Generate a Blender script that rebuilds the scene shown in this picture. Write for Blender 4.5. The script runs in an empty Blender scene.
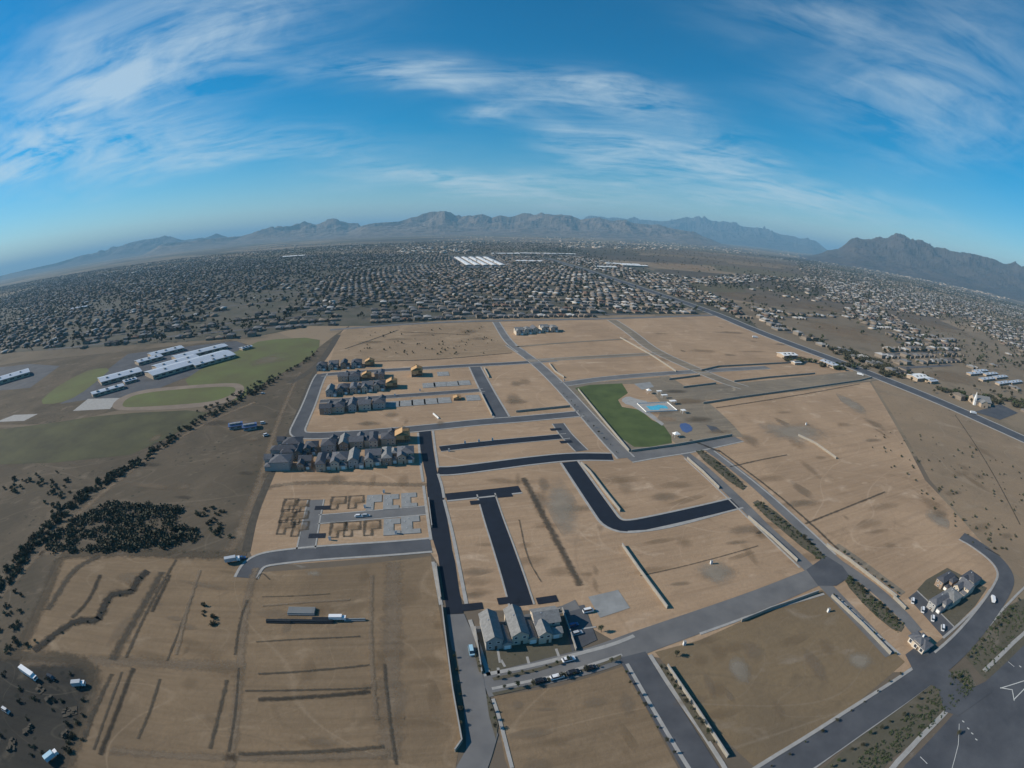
import bpy, math, random
import numpy as np
from mathutils import Matrix, Vector

random.seed(7); np.random.seed(7)
S = bpy.context.scene
COL = S.collection
R = math.radians

# ------------------------------------------------------------------ camera
# a very wide action-camera lens on a small drone: equidistant fisheye, 150 m up
H, FPX, PITCH, ROLL = 150.0, 514.0, 0.3042, 0.0151
cam = bpy.data.cameras.new('camera')
cam_ob = bpy.data.objects.new('camera', cam); COL.objects.link(cam_ob); S.camera = cam_ob
cam.type = 'PANO'; cam.sensor_width = 36.0; cam.sensor_fit = 'HORIZONTAL'
cam.panorama_type = 'FISHEYE_LENS_POLYNOMIAL'
cam.fisheye_fov = R(180)
cam.fisheye_polynomial_k0 = 0; cam.fisheye_polynomial_k1 = -1024/(FPX*36.0)
cam.fisheye_polynomial_k2 = 0; cam.fisheye_polynomial_k3 = 0; cam.fisheye_polynomial_k4 = 0
cam.clip_start = 0.5; cam.clip_end = 300000
cam_ob.matrix_world = Matrix.Translation((0, 0, H)) @ Matrix.Rotation(math.pi/2-PITCH, 4, 'X') @ Matrix.Rotation(ROLL, 4, 'Z')

def ray(px, py):
    x = px-512; y = 384-py; rr = math.hypot(x, y); th = rr/FPX; ph = math.atan2(y, x)
    d = (math.sin(th)*math.cos(ph), math.sin(th)*math.sin(ph), math.cos(th))
    c, s = math.cos(ROLL), math.sin(ROLL); d = (c*d[0]-s*d[1], s*d[0]+c*d[1], d[2])
    c, s = math.cos(PITCH), math.sin(PITCH)
    return Vector((d[0], d[2]*c+d[1]*s, d[1]*c-d[2]*s))
def at(px, py):                       # survey point on the ground, metres
    d = ray(px, py); k = H/max(-d.z, 1e-3)
    return Vector((d.x*k, d.y*k, 0))
def P(*pts): return [at(*p) for p in pts]
def to_px(x, y, z=0.0):               # numpy: ground point -> photo survey grid
    X = x; Yf = y; Zz = z-H
    c, s = math.cos(PITCH), math.sin(PITCH)
    f = Yf*c - Zz*s; up = Yf*s + Zz*c
    c, s = math.cos(ROLL), math.sin(ROLL)
    rx = c*X + s*up; ru = -s*X + c*up
    n = np.sqrt(rx*rx+ru*ru+f*f); th = np.arccos(np.clip(f/n, -1, 1)); m = np.sqrt(rx*rx+ru*ru)+1e-9
    return 512+FPX*th*rx/m, 384-FPX*th*ru/m

# ------------------------------------------------------------------ sky, sun, exposure
SUN_AZ, SUN_EL = -88.0, 31.0         # clockwise from +Y (straight ahead)
sd = Vector((math.sin(R(SUN_AZ))*math.cos(R(SUN_EL)), math.cos(R(SUN_AZ))*math.cos(R(SUN_EL)), math.sin(R(SUN_EL))))
sl = bpy.data.lights.new('sun', 'SUN'); sl.energy = 3.8; sl.angle = R(0.5); sl.color = (1.0, .90, .76)
so = bpy.data.objects.new('sun', sl); COL.objects.link(so); so.rotation_euler = sd.to_track_quat('Z', 'Y').to_euler()
S.view_settings.view_transform = 'Standard'; S.view_settings.look = 'None'
S.view_settings.exposure = 0.52; S.view_settings.gamma = 1; S.view_settings.use_curve_mapping = False

W = bpy.data.worlds.new('World'); S.world = W; W.use_nodes = True
nt = W.node_tree; nt.nodes.clear()
def N(t, **k):
    n = nt.nodes.new(t)
    for a, b in k.items(): setattr(n, a, b)
    return n
def LK(a, b): nt.links.new(a, b)
def MA(op, a, b=None, c=None, clamp=False):
    n = N('ShaderNodeMath', operation=op); n.use_clamp = clamp
    for i, v in enumerate((a, b, c)):
        if v is None: continue
        if isinstance(v, (int, float)): n.inputs[i].default_value = v
        else: LK(v, n.inputs[i])
    return n.outputs[0]
def VM(op, a, b=None):
    n = N('ShaderNodeVectorMath', operation=op)
    for i, v in enumerate((a, b)):
        if v is None: continue
        if isinstance(v, (tuple, Vector)): n.inputs[i].default_value = tuple(v)
        else: LK(v, n.inputs[i])
    return n
out = N('ShaderNodeOutputWorld'); bg = N('ShaderNodeBackground'); LK(bg.outputs[0], out.inputs[0])
sky = N('ShaderNodeTexSky', sky_type='NISHITA'); sky.sun_disc = False
sky.sun_elevation = R(SUN_EL); sky.sun_rotation = R(SUN_AZ); sky.altitude = 450
sky.air_density = 1.0; sky.dust_density = .15; sky.ozone_density = 4.5
bg.inputs[1].default_value = 0.075
geo = N('ShaderNodeTexCoord').outputs['Generated']
dirn = VM('NORMALIZE', geo).outputs[0]
sep = N('ShaderNodeSeparateXYZ'); LK(dirn, sep.inputs[0])
zc = MA('MAXIMUM', sep.outputs[2], 0.03)
comb = N('ShaderNodeCombineXYZ'); LK(MA('DIVIDE', sep.outputs[0], MA('ADD', zc, .12)), comb.inputs[0]); LK(MA('DIVIDE', sep.outputs[1], MA('ADD', zc, .12)), comb.inputs[1])
def noise(vec, scale, detail, rough, dist=0, sc=(1, 1, 1), rot=0, off=(0, 0, 0)):
    m = N('ShaderNodeMapping'); LK(vec, m.inputs[0]); m.inputs[3].default_value = sc; m.inputs[2].default_value = (0, 0, rot); m.inputs[1].default_value = off
    n = N('ShaderNodeTexNoise'); LK(m.outputs[0], n.inputs['Vector']); n.inputs['Scale'].default_value = scale
    n.inputs['Detail'].default_value = detail; n.inputs['Roughness'].default_value = rough; n.inputs['Distortion'].default_value = dist
    return n.outputs[0]
# cirrus bank: (azimuth/elevation centre given by survey ray, half width, half height, tilt, amount)
clouds = [((150, 45), .30, .12, .35, 1.2), ((95, 100), .24, .05, .55, .6), ((110, 150), .40, .050, .0, .95), ((235, 160), .2, .028, .05, .5),
          ((415, 66), .17, .024, .0, 1.1), ((590, 93), .18, .034, -.2, 1.2), ((488, 108), .06, .026, .1, 1.0),
          ((600, 140), .14, .022, -.35, .5), ((490, 184), .24, .030, -.10, 1.3), ((600, 165), .14, .035, -.5, .8), ((730, 178), .26, .055, -.22, 1.1),
          ((850, 22), .22, .07, -.1, .6), ((840, 90), .16, .04, .1, .25), ((940, 110), .2, .09, .0, .55), ((985, 20), .12, .09, .3, .35),
          ((900, 215), .4, .04, -.25, .22), ((300, 65), .5, .05, 0, .1)]
acc = None
wob = N('ShaderNodeTexNoise'); LK(comb.outputs[0], wob.inputs['Vector']); wob.inputs['Scale'].default_value = .9; wob.inputs['Detail'].default_value = 4
wv = VM('SUBTRACT', wob.outputs['Color'], (.5, .5, .5)).outputs[0]
wv = VM('MULTIPLY', wv, (.22, .22, .16)).outputs[0]
dw = VM('ADD', dirn, wv).outputs[0]
for (p, a, b, tilt, amt) in clouds:
    d0 = ray(*p).normalized(); t = d0.cross(Vector((0, 0, 1))).normalized(); u = t.cross(d0).normalized()
    t2 = t*math.cos(tilt)+u*math.sin(tilt); u2 = u*math.cos(tilt)-t*math.sin(tilt)
    rel = VM('SUBTRACT', dw, d0).outputs[0]
    x = VM('DOT_PRODUCT', rel, t2*(1/a)).outputs['Value']; y = VM('DOT_PRODUCT', rel, u2*(1/b)).outputs['Value']
    q = MA('ADD', MA('MULTIPLY', x, x), MA('MULTIPLY', y, y))
    g = MA('MULTIPLY', MA('EXPONENT', MA('MULTIPLY', q, -1.3)), amt)
    acc = g if acc is None else MA('ADD', acc, g)
fine = noise(comb.outputs[0], 1.5, 10, .60, 1.1, (1.0, 1.5, 1), .5)
fib = noise(comb.outputs[0], 3.2, 8, .62, .9, (.6, 2.0, 1), -.35)
tex = MA('ADD', MA('MULTIPLY', fine, .72), MA('MULTIPLY', fib, .38))
tex = MA('MULTIPLY', MA('SUBTRACT', tex, .42), 3.6, clamp=True)
cl = MA('MULTIPLY', MA('MULTIPLY', tex, acc), .95, clamp=True)
cl = MA('SUBTRACT', 1.0, MA('EXPONENT', MA('MULTIPLY', cl, -.95)))
hs = N('ShaderNodeHueSaturation'); LK(sky.outputs[0], hs.inputs['Color']); hs.inputs['Hue'].default_value = .488; hs.inputs['Saturation'].default_value = 1.5; hs.inputs['Value'].default_value = 1.0
mix = N('ShaderNodeMix', data_type='RGBA'); LK(cl, mix.inputs[0]); LK(hs.outputs[0], mix.inputs[6]); mix.inputs[7].default_value = (6.3, 7.4, 7.9, 1)
LK(mix.outputs[2], bg.inputs[0])

# ------------------------------------------------------------------ helpers: objects
def meta(o, label=None, cat=None, group=None, kind=None):
    for k, v in (('label', label), ('category', cat), ('group', group), ('kind', kind)):
        if v: o[k] = v
    return o
def link(name, data=None, parent=None, loc=None, rz=0):
    o = bpy.data.objects.new(name, data); COL.objects.link(o)
    if parent: o.parent = parent
    if loc is not None: o.location = loc
    o.rotation_euler = (0, 0, rz)
    return o
class MB:
    def __init__(s): s.v = []; s.f = []; s.m = []
    def poly(s, pts, mi=0):
        b = len(s.v); s.v += [tuple(p) for p in pts]; s.f.append(tuple(range(b, b+len(pts)))); s.m.append(mi)
    def faces(s, v, f, mi=0):
        b = len(s.v); s.v += [tuple(p) for p in v]
        for q in f: s.f.append(tuple(b+i for i in q)); s.m.append(mi)
    def box(s, x0, x1, y0, y1, z0, z1, mi=0):
        v = [(x0, y0, z0), (x1, y0, z0), (x1, y1, z0), (x0, y1, z0), (x0, y0, z1), (x1, y0, z1), (x1, y1, z1), (x0, y1, z1)]
        s.faces(v, [(3, 2, 1, 0), (4, 5, 6, 7), (0, 1, 5, 4), (1, 2, 6, 5), (2, 3, 7, 6), (3, 0, 4, 7)], mi)
    def prism(s, pts, z0, z1, mi=0):
        n = len(pts); v = [(p[0], p[1], z0) for p in pts]+[(p[0], p[1], z1) for p in pts]
        f = [tuple(range(n, 2*n)), tuple(range(n-1, -1, -1))]+[(i, (i+1) % n, n+(i+1) % n, n+i) for i in range(n)]
        s.faces(v, f, mi)
    def cyl(s, c, r, h, n=10, axis='z', r2=None, mi=0):
        r2 = r if r2 is None else r2; v = []
        for (rr, t) in ((r, 0), (r2, h)):
            for i in range(n):
                a = 2*math.pi*i/n; p = (rr*math.cos(a), rr*math.sin(a), t)
                if axis == 'x': p = (p[2], p[0], p[1])
                if axis == 'y': p = (p[0], p[2], p[1])
                v.append((c[0]+p[0], c[1]+p[1], c[2]+p[2]))
        s.faces(v, [tuple(range(n, 2*n)), tuple(range(n-1, -1, -1))]+[(i, (i+1) % n, n+(i+1) % n, n+i) for i in range(n)], mi)
    def mesh(s, name, mats):
        me = bpy.data.meshes.new(name); me.from_pydata(s.v, [], s.f)
        for m in (mats if isinstance(mats, (list, tuple)) else [mats]): me.materials.append(m)
        me.polygons.foreach_set('material_index', s.m); me.update()
        return me
    def build(s, name, mats, parent=None, loc=None, rz=0):
        return link(name, s.mesh(name, mats), parent, loc, rz)

# ------------------------------------------------------------------ helpers: materials
def mat(name, col, rough=.85, var=0.0, scale=.2, col2=None, bump=0, bscale=None, spec=.3, metal=0, thr=(.35, .65), rnd=0, sc=(1, 1, 1)):
    m = bpy.data.materials.new(name); m.use_nodes = True; t = m.node_tree; b = t.nodes['Principled BSDF']
    b.inputs['Roughness'].default_value = rough; b.inputs['Specular IOR Level'].default_value = spec; b.inputs['Metallic'].default_value = metal
    b.inputs['Base Color'].default_value = (*col, 1)
    def nn(ty): return t.nodes.new(ty)
    tc = nn('ShaderNodeTexCoord'); outc = None
    if col2 or var:
        c2 = col2 or tuple(c*(1-var) for c in col)
        mp = nn('ShaderNodeMapping'); t.links.new(tc.outputs['Object'], mp.inputs[0]); mp.inputs[3].default_value = sc
        no = nn('ShaderNodeTexNoise'); t.links.new(mp.outputs[0], no.inputs['Vector']); no.inputs['Scale'].default_value = scale; no.inputs['Detail'].default_value = 8; no.inputs['Roughness'].default_value = .62
        mr = nn('ShaderNodeMapRange'); t.links.new(no.outputs[0], mr.inputs[0]); mr.inputs[1].default_value = thr[0]; mr.inputs[2].default_value = thr[1]
        mx = nn('ShaderNodeMix'); mx.data_type = 'RGBA'; t.links.new(mr.outputs[0], mx.inputs[0]); mx.inputs[6].default_value = (*col, 1); mx.inputs[7].default_value = (*c2, 1)
        outc = mx.outputs[2]
    if rnd:
        oi = nn('ShaderNodeObjectInfo'); h = nn('ShaderNodeHueSaturation')
        mr2 = nn('ShaderNodeMapRange'); t.links.new(oi.outputs['Random'], mr2.inputs[0]); mr2.inputs[3].default_value = 1-rnd; mr2.inputs[4].default_value = 1+rnd
        t.links.new(mr2.outputs[0], h.inputs['Value'])
        if outc: t.links.new(outc, h.inputs['Color'])
        else: h.inputs['Color'].default_value = (*col, 1)
        outc = h.outputs[0]
    if outc: t.links.new(outc, b.inputs['Base Color'])
    if bump:
        no = nn('ShaderNodeTexNoise'); t.links.new(tc.outputs['Object'], no.inputs['Vector']); no.inputs['Scale'].default_value = bscale or scale*3; no.inputs['Detail'].default_value = 5
        bp = nn('ShaderNodeBump'); bp.inputs['Strength'].default_value = 1; bp.inputs['Distance'].default_value = bump; t.links.new(no.outputs[0], bp.inputs['Height']); t.links.new(bp.outputs[0], b.inputs['Normal'])
    return m

def soil(name, base, dark, pale, streak=.25, spots=0.0, spot_col=(.05, .05, .035), big=.011, ang=R(78), spot_scale=.11, bump=.25, pale_thr=.58):
    """graded desert soil: broad stains, finer mottling, blade streaks along one direction, optional scrub"""
    m = bpy.data.materials.new(name); m.use_nodes = True; t = m.node_tree; b = t.nodes['Principled BSDF']
    b.inputs['Roughness'].default_value = .95; b.inputs['Specular IOR Level'].default_value = .12
    def nn(ty): return t.nodes.new(ty)
    def ns(scale, detail=6, rough=.6, sc=(1, 1, 1), dist=0, rot=True):
        mp = nn('ShaderNodeMapping'); mp.vector_type = 'TEXTURE' if False else 'POINT'
        src = rotv if rot else tc.outputs['Object']
        t.links.new(src, mp.inputs[0]); mp.inputs[3].default_value = sc
        n = nn('ShaderNodeTexNoise'); t.links.new(mp.outputs[0], n.inputs['Vector']); n.inputs['Scale'].default_value = scale
        n.inputs['Detail'].default_value = detail; n.inputs['Roughness'].default_value = rough; n.inputs['Distortion'].default_value = dist
        return n.outputs[0]
    def rng(v, a, c, lo=0, hi=1):
        r = nn('ShaderNodeMapRange'); t.links.new(v, r.inputs[0]); r.inputs[1].default_value = a; r.inputs[2].default_value = c; r.inputs[3].default_value = lo; r.inputs[4].default_value = hi; return r.outputs[0]
    def mx(f, a, c, mode='MIX'):
        x = nn('ShaderNodeMix'); x.data_type = 'RGBA'; x.blend_type = mode
        if isinstance(f, float): x.inputs[0].default_value = f
        else: t.links.new(f, x.inputs[0])
        for i, v in ((6, a), (7, c)):
            if isinstance(v, tuple): x.inputs[i].default_value = (*v, 1)
            else: t.links.new(v, x.inputs[i])
        return x.outputs[2]
    tc = nn('ShaderNodeTexCoord'); rm = nn('ShaderNodeMapping'); t.links.new(tc.outputs['Object'], rm.inputs[0]); rm.inputs[2].default_value = (0, 0, ang-math.pi/2)
    rotv = rm.outputs[0]
    c = mx(rng(ns(big, 8, .66, dist=.9), .38, .62), base, dark)
    c = mx(rng(ns(big*4.1, 7, .6, (.8, 1.3, 1), .8), pale_thr, pale_thr+.13), c, pale)
    st = ns(.05, 5, .6, (.14, 3.4, 1), .25)
    c = mx(rng(st, .5, .68, 0, streak), c, tuple(x*.55 for x in dark))
    st2 = ns(.22, 4, .55, (.08, 2.2, 1), .1)
    c = mx(rng(st2, .42, .7, 0, streak*.8), c, pale)
    for sc_, wd, am in ((.0065, .0035, .5), (.013, .004, .35)):      # curving wheel tracks
        w_ = ns(sc_, 1, .3, (1, 1.6, 1), .6)
        for lv in (.42, .5, .57):
            ab = nn('ShaderNodeMath'); ab.operation = 'SUBTRACT'; t.links.new(w_, ab.inputs[0]); ab.inputs[1].default_value = lv
            a2 = nn('ShaderNodeMath'); a2.operation = 'ABSOLUTE'; t.links.new(ab.outputs[0], a2.inputs[0])
            c = mx(rng(a2.outputs[0], wd, 0, 0, am), c, pale if lv == .5 else dark)
    pt = ns(.035, 5, .7, (1, 1, 1), 1.2)
    c = mx(rng(pt, .58, .72, 0, .55), c, tuple(x*.72 for x in dark))
    fn = ns(.45, 6, .7)
    c = mx(rng(fn, .3, .7, 0, .38), c, tuple(x*.6 for x in base))
    if spots:
        vo = nn('ShaderNodeTexVoronoi'); t.links.new(tc.outputs['Object'], vo.inputs['Vector']); vo.inputs['Scale'].default_value = spot_scale; vo.inputs['Randomness'].default_value = 1
        dens = ns(.012, 5, .65)
        th = rng(dens, .35, .7, 0.02, .24*spots+.06)
        lt = nn('ShaderNodeMath'); lt.operation = 'LESS_THAN'; t.links.new(vo.outputs['Distance'], lt.inputs[0]); t.links.new(th, lt.inputs[1])
        ml = nn('ShaderNodeMath'); ml.operation = 'MULTIPLY'; t.links.new(lt.outputs[0], ml.inputs[0]); ml.inputs[1].default_value = .75
        c = mx(ml.outputs[0], c, spot_col)
    t.links.new(c, b.inputs['Base Color'])
    if bump:
        bp = nn('ShaderNodeBump'); bp.inputs['Strength'].default_value = .8; bp.inputs['Distance'].default_value = bump
        add = nn('ShaderNodeMath'); add.operation = 'ADD'; t.links.new(fn, add.inputs[0]); t.links.new(st, add.inputs[1])
        t.links.new(add.outputs[0], bp.inputs['Height']); t.links.new(bp.outputs[0], b.inputs['Normal'])
    return m

M = {}
M['lot'] = soil('graded_tan_soil', (.41, .285, .182), (.30, .208, .132), (.50, .375, .265), streak=.3)
M['lot_near'] = soil('graded_soil_vignetted', (.245, .175, .108), (.175, .128, .082), (.31, .235, .158), streak=.3)  # same soil as the tan lots, darkened in colour for lens vignetting
M['lot_se'] = soil('graded_soil_vignetted_se', (.215, .158, .095), (.16, .122, .08), (.25, .2, .145), streak=.1)  # near lot soil, likewise darkened in its colour for lens vignetting
M['lot_dark'] = soil('dark_yard_soil', (.065, .06, .05), (.03, .03, .028), (.12, .105, .08), streak=.1, spots=.8, spot_col=(.02, .022, .018))
M['lot_scrub'] = soil('scrubby_tan_soil', (.33, .24, .155), (.25, .18, .115), (.41, .31, .215), streak=.1, spots=.75, spot_scale=.09, spot_col=(.10, .08, .055))
M['desert'] = soil('desert_field_soil', (.285, .21, .138), (.22, .168, .115), (.32, .255, .185), streak=.06, spots=.5, spot_scale=.1, spot_col=(.07, .065, .045), ang=R(120))
M['wash'] = soil('wash_soil', (.14, .112, .08), (.085, .072, .053), (.21, .17, .125), streak=.12, spots=.8, spot_scale=.13, spot_col=(.045, .048, .036), ang=R(40))  # scrub ground's own tone, lowered further for lens vignetting at the left
M['strip'] = soil('landscape_gravel', (.13, .115, .085), (.09, .085, .06), (.18, .155, .12), streak=.05, spots=.9, spot_scale=.3, spot_col=(.035, .045, .024))
M['ditch'] = mat('dark_ditch_soil', (.085, .073, .056), .95, .35, .3, bump=.3)  # dark soil tone, also used for the painted shade lines
M['pale_dirt'] = soil('compacted_pale_dirt', (.26, .2, .14), (.2, .155, .11), (.33, .26, .185), streak=.35)
M['asphalt_new'] = mat('fresh_asphalt', (.013, .018, .030), .8, .25, .15, spec=.25)
M['asphalt'] = mat('worn_asphalt', (.175, .172, .168), .85, .3, .05, spec=.25, col2=(.12, .12, .122))
M['asphalt_mid'] = mat('grey_asphalt', (.095, .099, .108), .85, .3, .06, spec=.25, col2=(.062, .066, .075))
M['asphalt_dusty'] = soil('dusty_gravel_road', (.25, .205, .15), (.17, .148, .118), (.34, .285, .215), streak=.4)
M['concrete'] = mat('pale_concrete', (.36, .35, .33), .9, .2, .3)
M['slab'] = mat('slab_concrete', (.28, .285, .28), .9, .25, .15)
M['wallblk'] = mat('block_wall', (.33, .30, .25), .95, .2, .5)
M['grass'] = mat('park_turf', (.085, .115, .036), .95, 0, .06, col2=(.055, .078, .026), bump=.1, bscale=2)
M['field'] = mat('school_turf', (.115, .135, .045), .95, 0, .02, col2=(.10, .098, .042), bump=.1, bscale=2)
M['field_dry'] = mat('dry_turf', (.085, .085, .04), .95, 0, .03, col2=(.052, .05, .028))
M['clay'] = mat('track_clay', (.24, .19, .145), .95, .25, .05)
M['white'] = mat('white_paint', (.78, .78, .76), .6)
M['metal_roof'] = mat('pale_metal_roof', (.50, .54, .60), .45, .15, .1, spec=.5)
M['stripe'] = mat('road_paint', (.62, .62, .58), .7, .2, .5)
M['glass'] = mat('window_glass', (.03, .04, .055), .12, spec=.8)
M['pool'] = mat('pool_water', (.10, .50, .66), .08, spec=.8, var=.2, scale=.3)
M['court'] = mat('blue_court', (.07, .12, .26), .7, .15, .2)
M['bark'] = mat('bark', (.09, .065, .045), .95)
M['leaf'] = mat('leaf_green', (.062, .082, .034), .8, .5, 1.2, rnd=.35)
M['leaf_dark'] = mat('leaf_dark', (.075, .073, .043), .85, .5, 1.2, rnd=.35)
M['leaf_pale'] = mat('leaf_olive', (.12, .12, .07), .8, .5, 1.2, rnd=.3)
M['wood'] = mat('new_lumber', (.58, .36, .17), .8, .25, 1.0)
M['tyre'] = mat('tyre_rubber', (.02, .02, .02), .8)
M['pipe'] = mat('white_pipe', (.72, .72, .70), .5)
M['blacktarp'] = mat('black_plastic', (.02, .022, .025), .4, spec=.5)
for nme, c in (('white', (.75, .76, .77)), ('silver', (.42, .44, .46)), ('black', (.02, .021, .024)), ('blue', (.04, .09, .22)), ('red', (.3, .03, .02)), ('cyan', (.35, .55, .66))):
    M['car_'+nme] = mat('car_paint_'+nme, c, .25, spec=.6)
STUCCO = [mat('stucco_%s' % k, c, .95, .12, .6) for k, c in (('tan', (.44, .35, .26)), ('cream', (.55, .47, .37)), ('grey', (.36, .35, .33)), ('brown', (.30, .22, .16)))]
ROOF = [mat('roof_tile_%s' % k, c, .9, .3, .8, bump=.05, bscale=5) for k, c in (('slate', (.14, .145, .16)), ('grey', (.24, .24, .235)), ('brown', (.20, .16, .13)), ('charcoal', (.085, .09, .105)))]

# ------------------------------------------------------------------ ground
def far_ground():
    m = bpy.data.materials.new('valley_floor'); m.use_nodes = True; t = m.node_tree; b = t.nodes['Principled BSDF']
    b.inputs['Roughness'].default_value = .95; b.inputs['Specular IOR Level'].default_value = .1
    tc = t.nodes.new('ShaderNodeTexCoord')
    def ns(scale, d=8, r=.6, sc=(1, 1, 1), dist=0, rz=R(12)):
        mp = t.nodes.new('ShaderNodeMapping'); t.links.new(tc.outputs['Object'], mp.inputs[0]); mp.inputs[3].default_value = sc; mp.inputs[2].default_value = (0, 0, rz)
        n = t.nodes.new('ShaderNodeTexNoise'); t.links.new(mp.outputs[0], n.inputs['Vector']); n.inputs['Scale'].default_value = scale; n.inputs['Detail'].default_value = d
        n.inputs['Roughness'].default_value = r; n.inputs['Distortion'].default_value = dist; return n.outputs[0]
    def rng(v, a, c, lo=0, hi=1):
        r = t.nodes.new('ShaderNodeMapRange'); t.links.new(v, r.inputs[0]); r.inputs[1].default_value = a; r.inputs[2].default_value = c; r.inputs[3].default_value = lo; r.inputs[4].default_value = hi; return r.outputs[0]
    def mx(f, a, c):
        x = t.nodes.new('ShaderNodeMix'); x.data_type = 'RGBA'; t.links.new(f, x.inputs[0])
        for i, v in ((6, a), (7, c)):
            if isinstance(v, tuple): x.inputs[i].default_value = (*v, 1)
            else: t.links.new(v, x.inputs[i])
        return x.outputs[2]
    c = mx(rng(ns(.0006, 6, .6), .4, .6), (.235, .185, .128), (.14, .115, .085))
    # parcels of one land use: desert, fields, built land
    mp = t.nodes.new('ShaderNodeMapping'); t.links.new(tc.outputs['Object'], mp.inputs[0]); mp.inputs[2].default_value = (0, 0, R(12)); mp.inputs[3].default_value = (1, 1.6, 1)
    vo = t.nodes.new('ShaderNodeTexVoronoi'); vo.distance = 'CHEBYCHEV'; t.links.new(mp.outputs[0], vo.inputs['Vector']); vo.inputs['Scale'].default_value = .0014
    sp = t.nodes.new('ShaderNodeSeparateColor'); t.links.new(vo.outputs['Color'], sp.inputs[0])
    c = mx(rng(sp.outputs[0], .62, .66, 0, .7), c, (.27, .205, .14))
    c = mx(rng(sp.outputs[1], .74, .76, 0, .6), c, (.06, .068, .04))
    c = mx(rng(sp.outputs[2], .6, .62, 0, .55), c, (.05, .05, .05))
    c = mx(rng(ns(.012, 8, .75), .5, .72, 0, .55), c, (.045, .047, .035))
    c = mx(rng(ns(.03, 6, .8, (1, 2, 1)), .6, .72, 0, .7), c, (.26, .24, .21))
    t.links.new(c, b.inputs['Base Color'])
    return m
def soften(m, mode, name, depth=.68):
    """copy of a soil whose edge fades raggedly into the soil around it (along a strip, or round a patch)"""
    m = m.copy(); m.name = name; t = m.node_tree; b = t.nodes['Principled BSDF']; o = t.nodes['Material Output']
    tc = t.nodes.new('ShaderNodeTexCoord'); no = t.nodes.new('ShaderNodeTexNoise'); t.links.new(tc.outputs['Object'], no.inputs['Vector']); no.inputs['Scale'].default_value = .33 if mode == 'strip' else .03; no.inputs['Detail'].default_value = 7; no.inputs['Roughness'].default_value = .7
    def mth(op, x, y=None):
        n = t.nodes.new('ShaderNodeMath'); n.operation = op
        for i, q in enumerate((x, y)):
            if q is None: continue
            if isinstance(q, (int, float)): n.inputs[i].default_value = q
            else: t.links.new(q, n.inputs[i])
        return n.outputs[0]
    if mode == 'strip':
        s = t.nodes.new('ShaderNodeSeparateXYZ'); t.links.new(tc.outputs['UV'], s.inputs[0]); e = mth('MULTIPLY', mth('ABSOLUTE', mth('SUBTRACT', s.outputs[0], .5)), 2.0)
    else:
        v = t.nodes.new('ShaderNodeVectorMath'); v.operation = 'SUBTRACT'; t.links.new(tc.outputs['Generated'], v.inputs[0]); v.inputs[1].default_value = (.5, .5, 0)
        s = t.nodes.new('ShaderNodeSeparateXYZ'); t.links.new(v.outputs[0], s.inputs[0]); e = mth('MULTIPLY', mth('SQRT', mth('ADD', mth('MULTIPLY', s.outputs[0], s.outputs[0]), mth('MULTIPLY', s.outputs[1], s.outputs[1]))), 2.1)
    e = mth('ADD', e, mth('MULTIPLY', mth('SUBTRACT', no.outputs[0], .5), 1.9))
    r = t.nodes.new('ShaderNodeMapRange'); r.interpolation_type = 'SMOOTHSTEP'; t.links.new(e, r.inputs[0]); r.inputs[1].default_value = .95; r.inputs[2].default_value = .15; r.inputs[3].default_value = 0; r.inputs[4].default_value = depth
    tr = t.nodes.new('ShaderNodeBsdfTransparent'); mx = t.nodes.new('ShaderNodeMixShader'); t.links.new(r.outputs[0], mx.inputs[0]); t.links.new(tr.outputs[0], mx.inputs[1]); t.links.new(b.outputs[0], mx.inputs[2]); t.links.new(mx.outputs[0], o.inputs['Surface'])
    return m
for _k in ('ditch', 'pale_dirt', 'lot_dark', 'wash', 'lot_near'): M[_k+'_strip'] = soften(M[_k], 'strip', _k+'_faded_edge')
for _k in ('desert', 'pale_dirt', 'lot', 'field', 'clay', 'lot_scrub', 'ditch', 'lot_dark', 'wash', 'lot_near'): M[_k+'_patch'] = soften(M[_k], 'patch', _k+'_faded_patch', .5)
M['mud_patch'] = soften(mat('dried_mud', (.34, .30, .24), .95, .25, .08), 'patch', 'dried_mud_patch', .6)
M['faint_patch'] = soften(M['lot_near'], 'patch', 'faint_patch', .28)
M['valley'] = far_ground()
g = MB(); n = 96; g.poly([(64000*math.cos(2*math.pi*i/n), 64000*math.sin(2*math.pi*i/n), 0) for i in range(n)])
meta(g.build('ground', M['valley']), kind='structure')

_z = [0.0]; _sz = [0.0]
def chaikin(pts, closed=True, n=2):
    for _ in range(n):
        q = []
        L = len(pts)
        for i in range(L if closed else L-1):
            a, b = pts[i], pts[(i+1) % L]; q += [a*.75+b*.25, a*.25+b*.75]
        if not closed: q = [pts[0]]+q+[pts[-1]]
        pts = q
    return pts
def sheet(name, pts, m, z, smooth=0, kind='structure'):
    pts = [Vector((p[0], p[1], 0)) for p in pts]
    if smooth: pts = chaikin(pts, True, smooth)
    _sz[0] += .0025; z += _sz[0]*.6
    mb = MB(); mb.poly([(p.x, p.y, z) for p in pts])
    o = mb.build(name, M[m] if isinstance(m, str) else m)
    if sum(a.x*b.y-b.x*a.y for a, b in zip(pts, pts[1:]+pts[:1])) < 0: o.data.flip_normals()
    return meta(o, kind=kind)
def offs(pts, d, closed=False):       # shift a polyline sideways (left positive)
    r = []
    L = len(pts)
    for i, p in enumerate(pts):
        a = pts[max(i-1, 0)]; b = pts[min(i+1, L-1)]
        t = (b-a).normalized(); nrm = Vector((-t.y, t.x, 0))
        k = 1.0
        if 0 < i < L-1:
            t1 = (p-a).normalized(); c = max(.5, nrm.dot(Vector((-t1.y, t1.x, 0)))); k = 1/c
        r.append(p+nrm*d*k)
    return r
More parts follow.
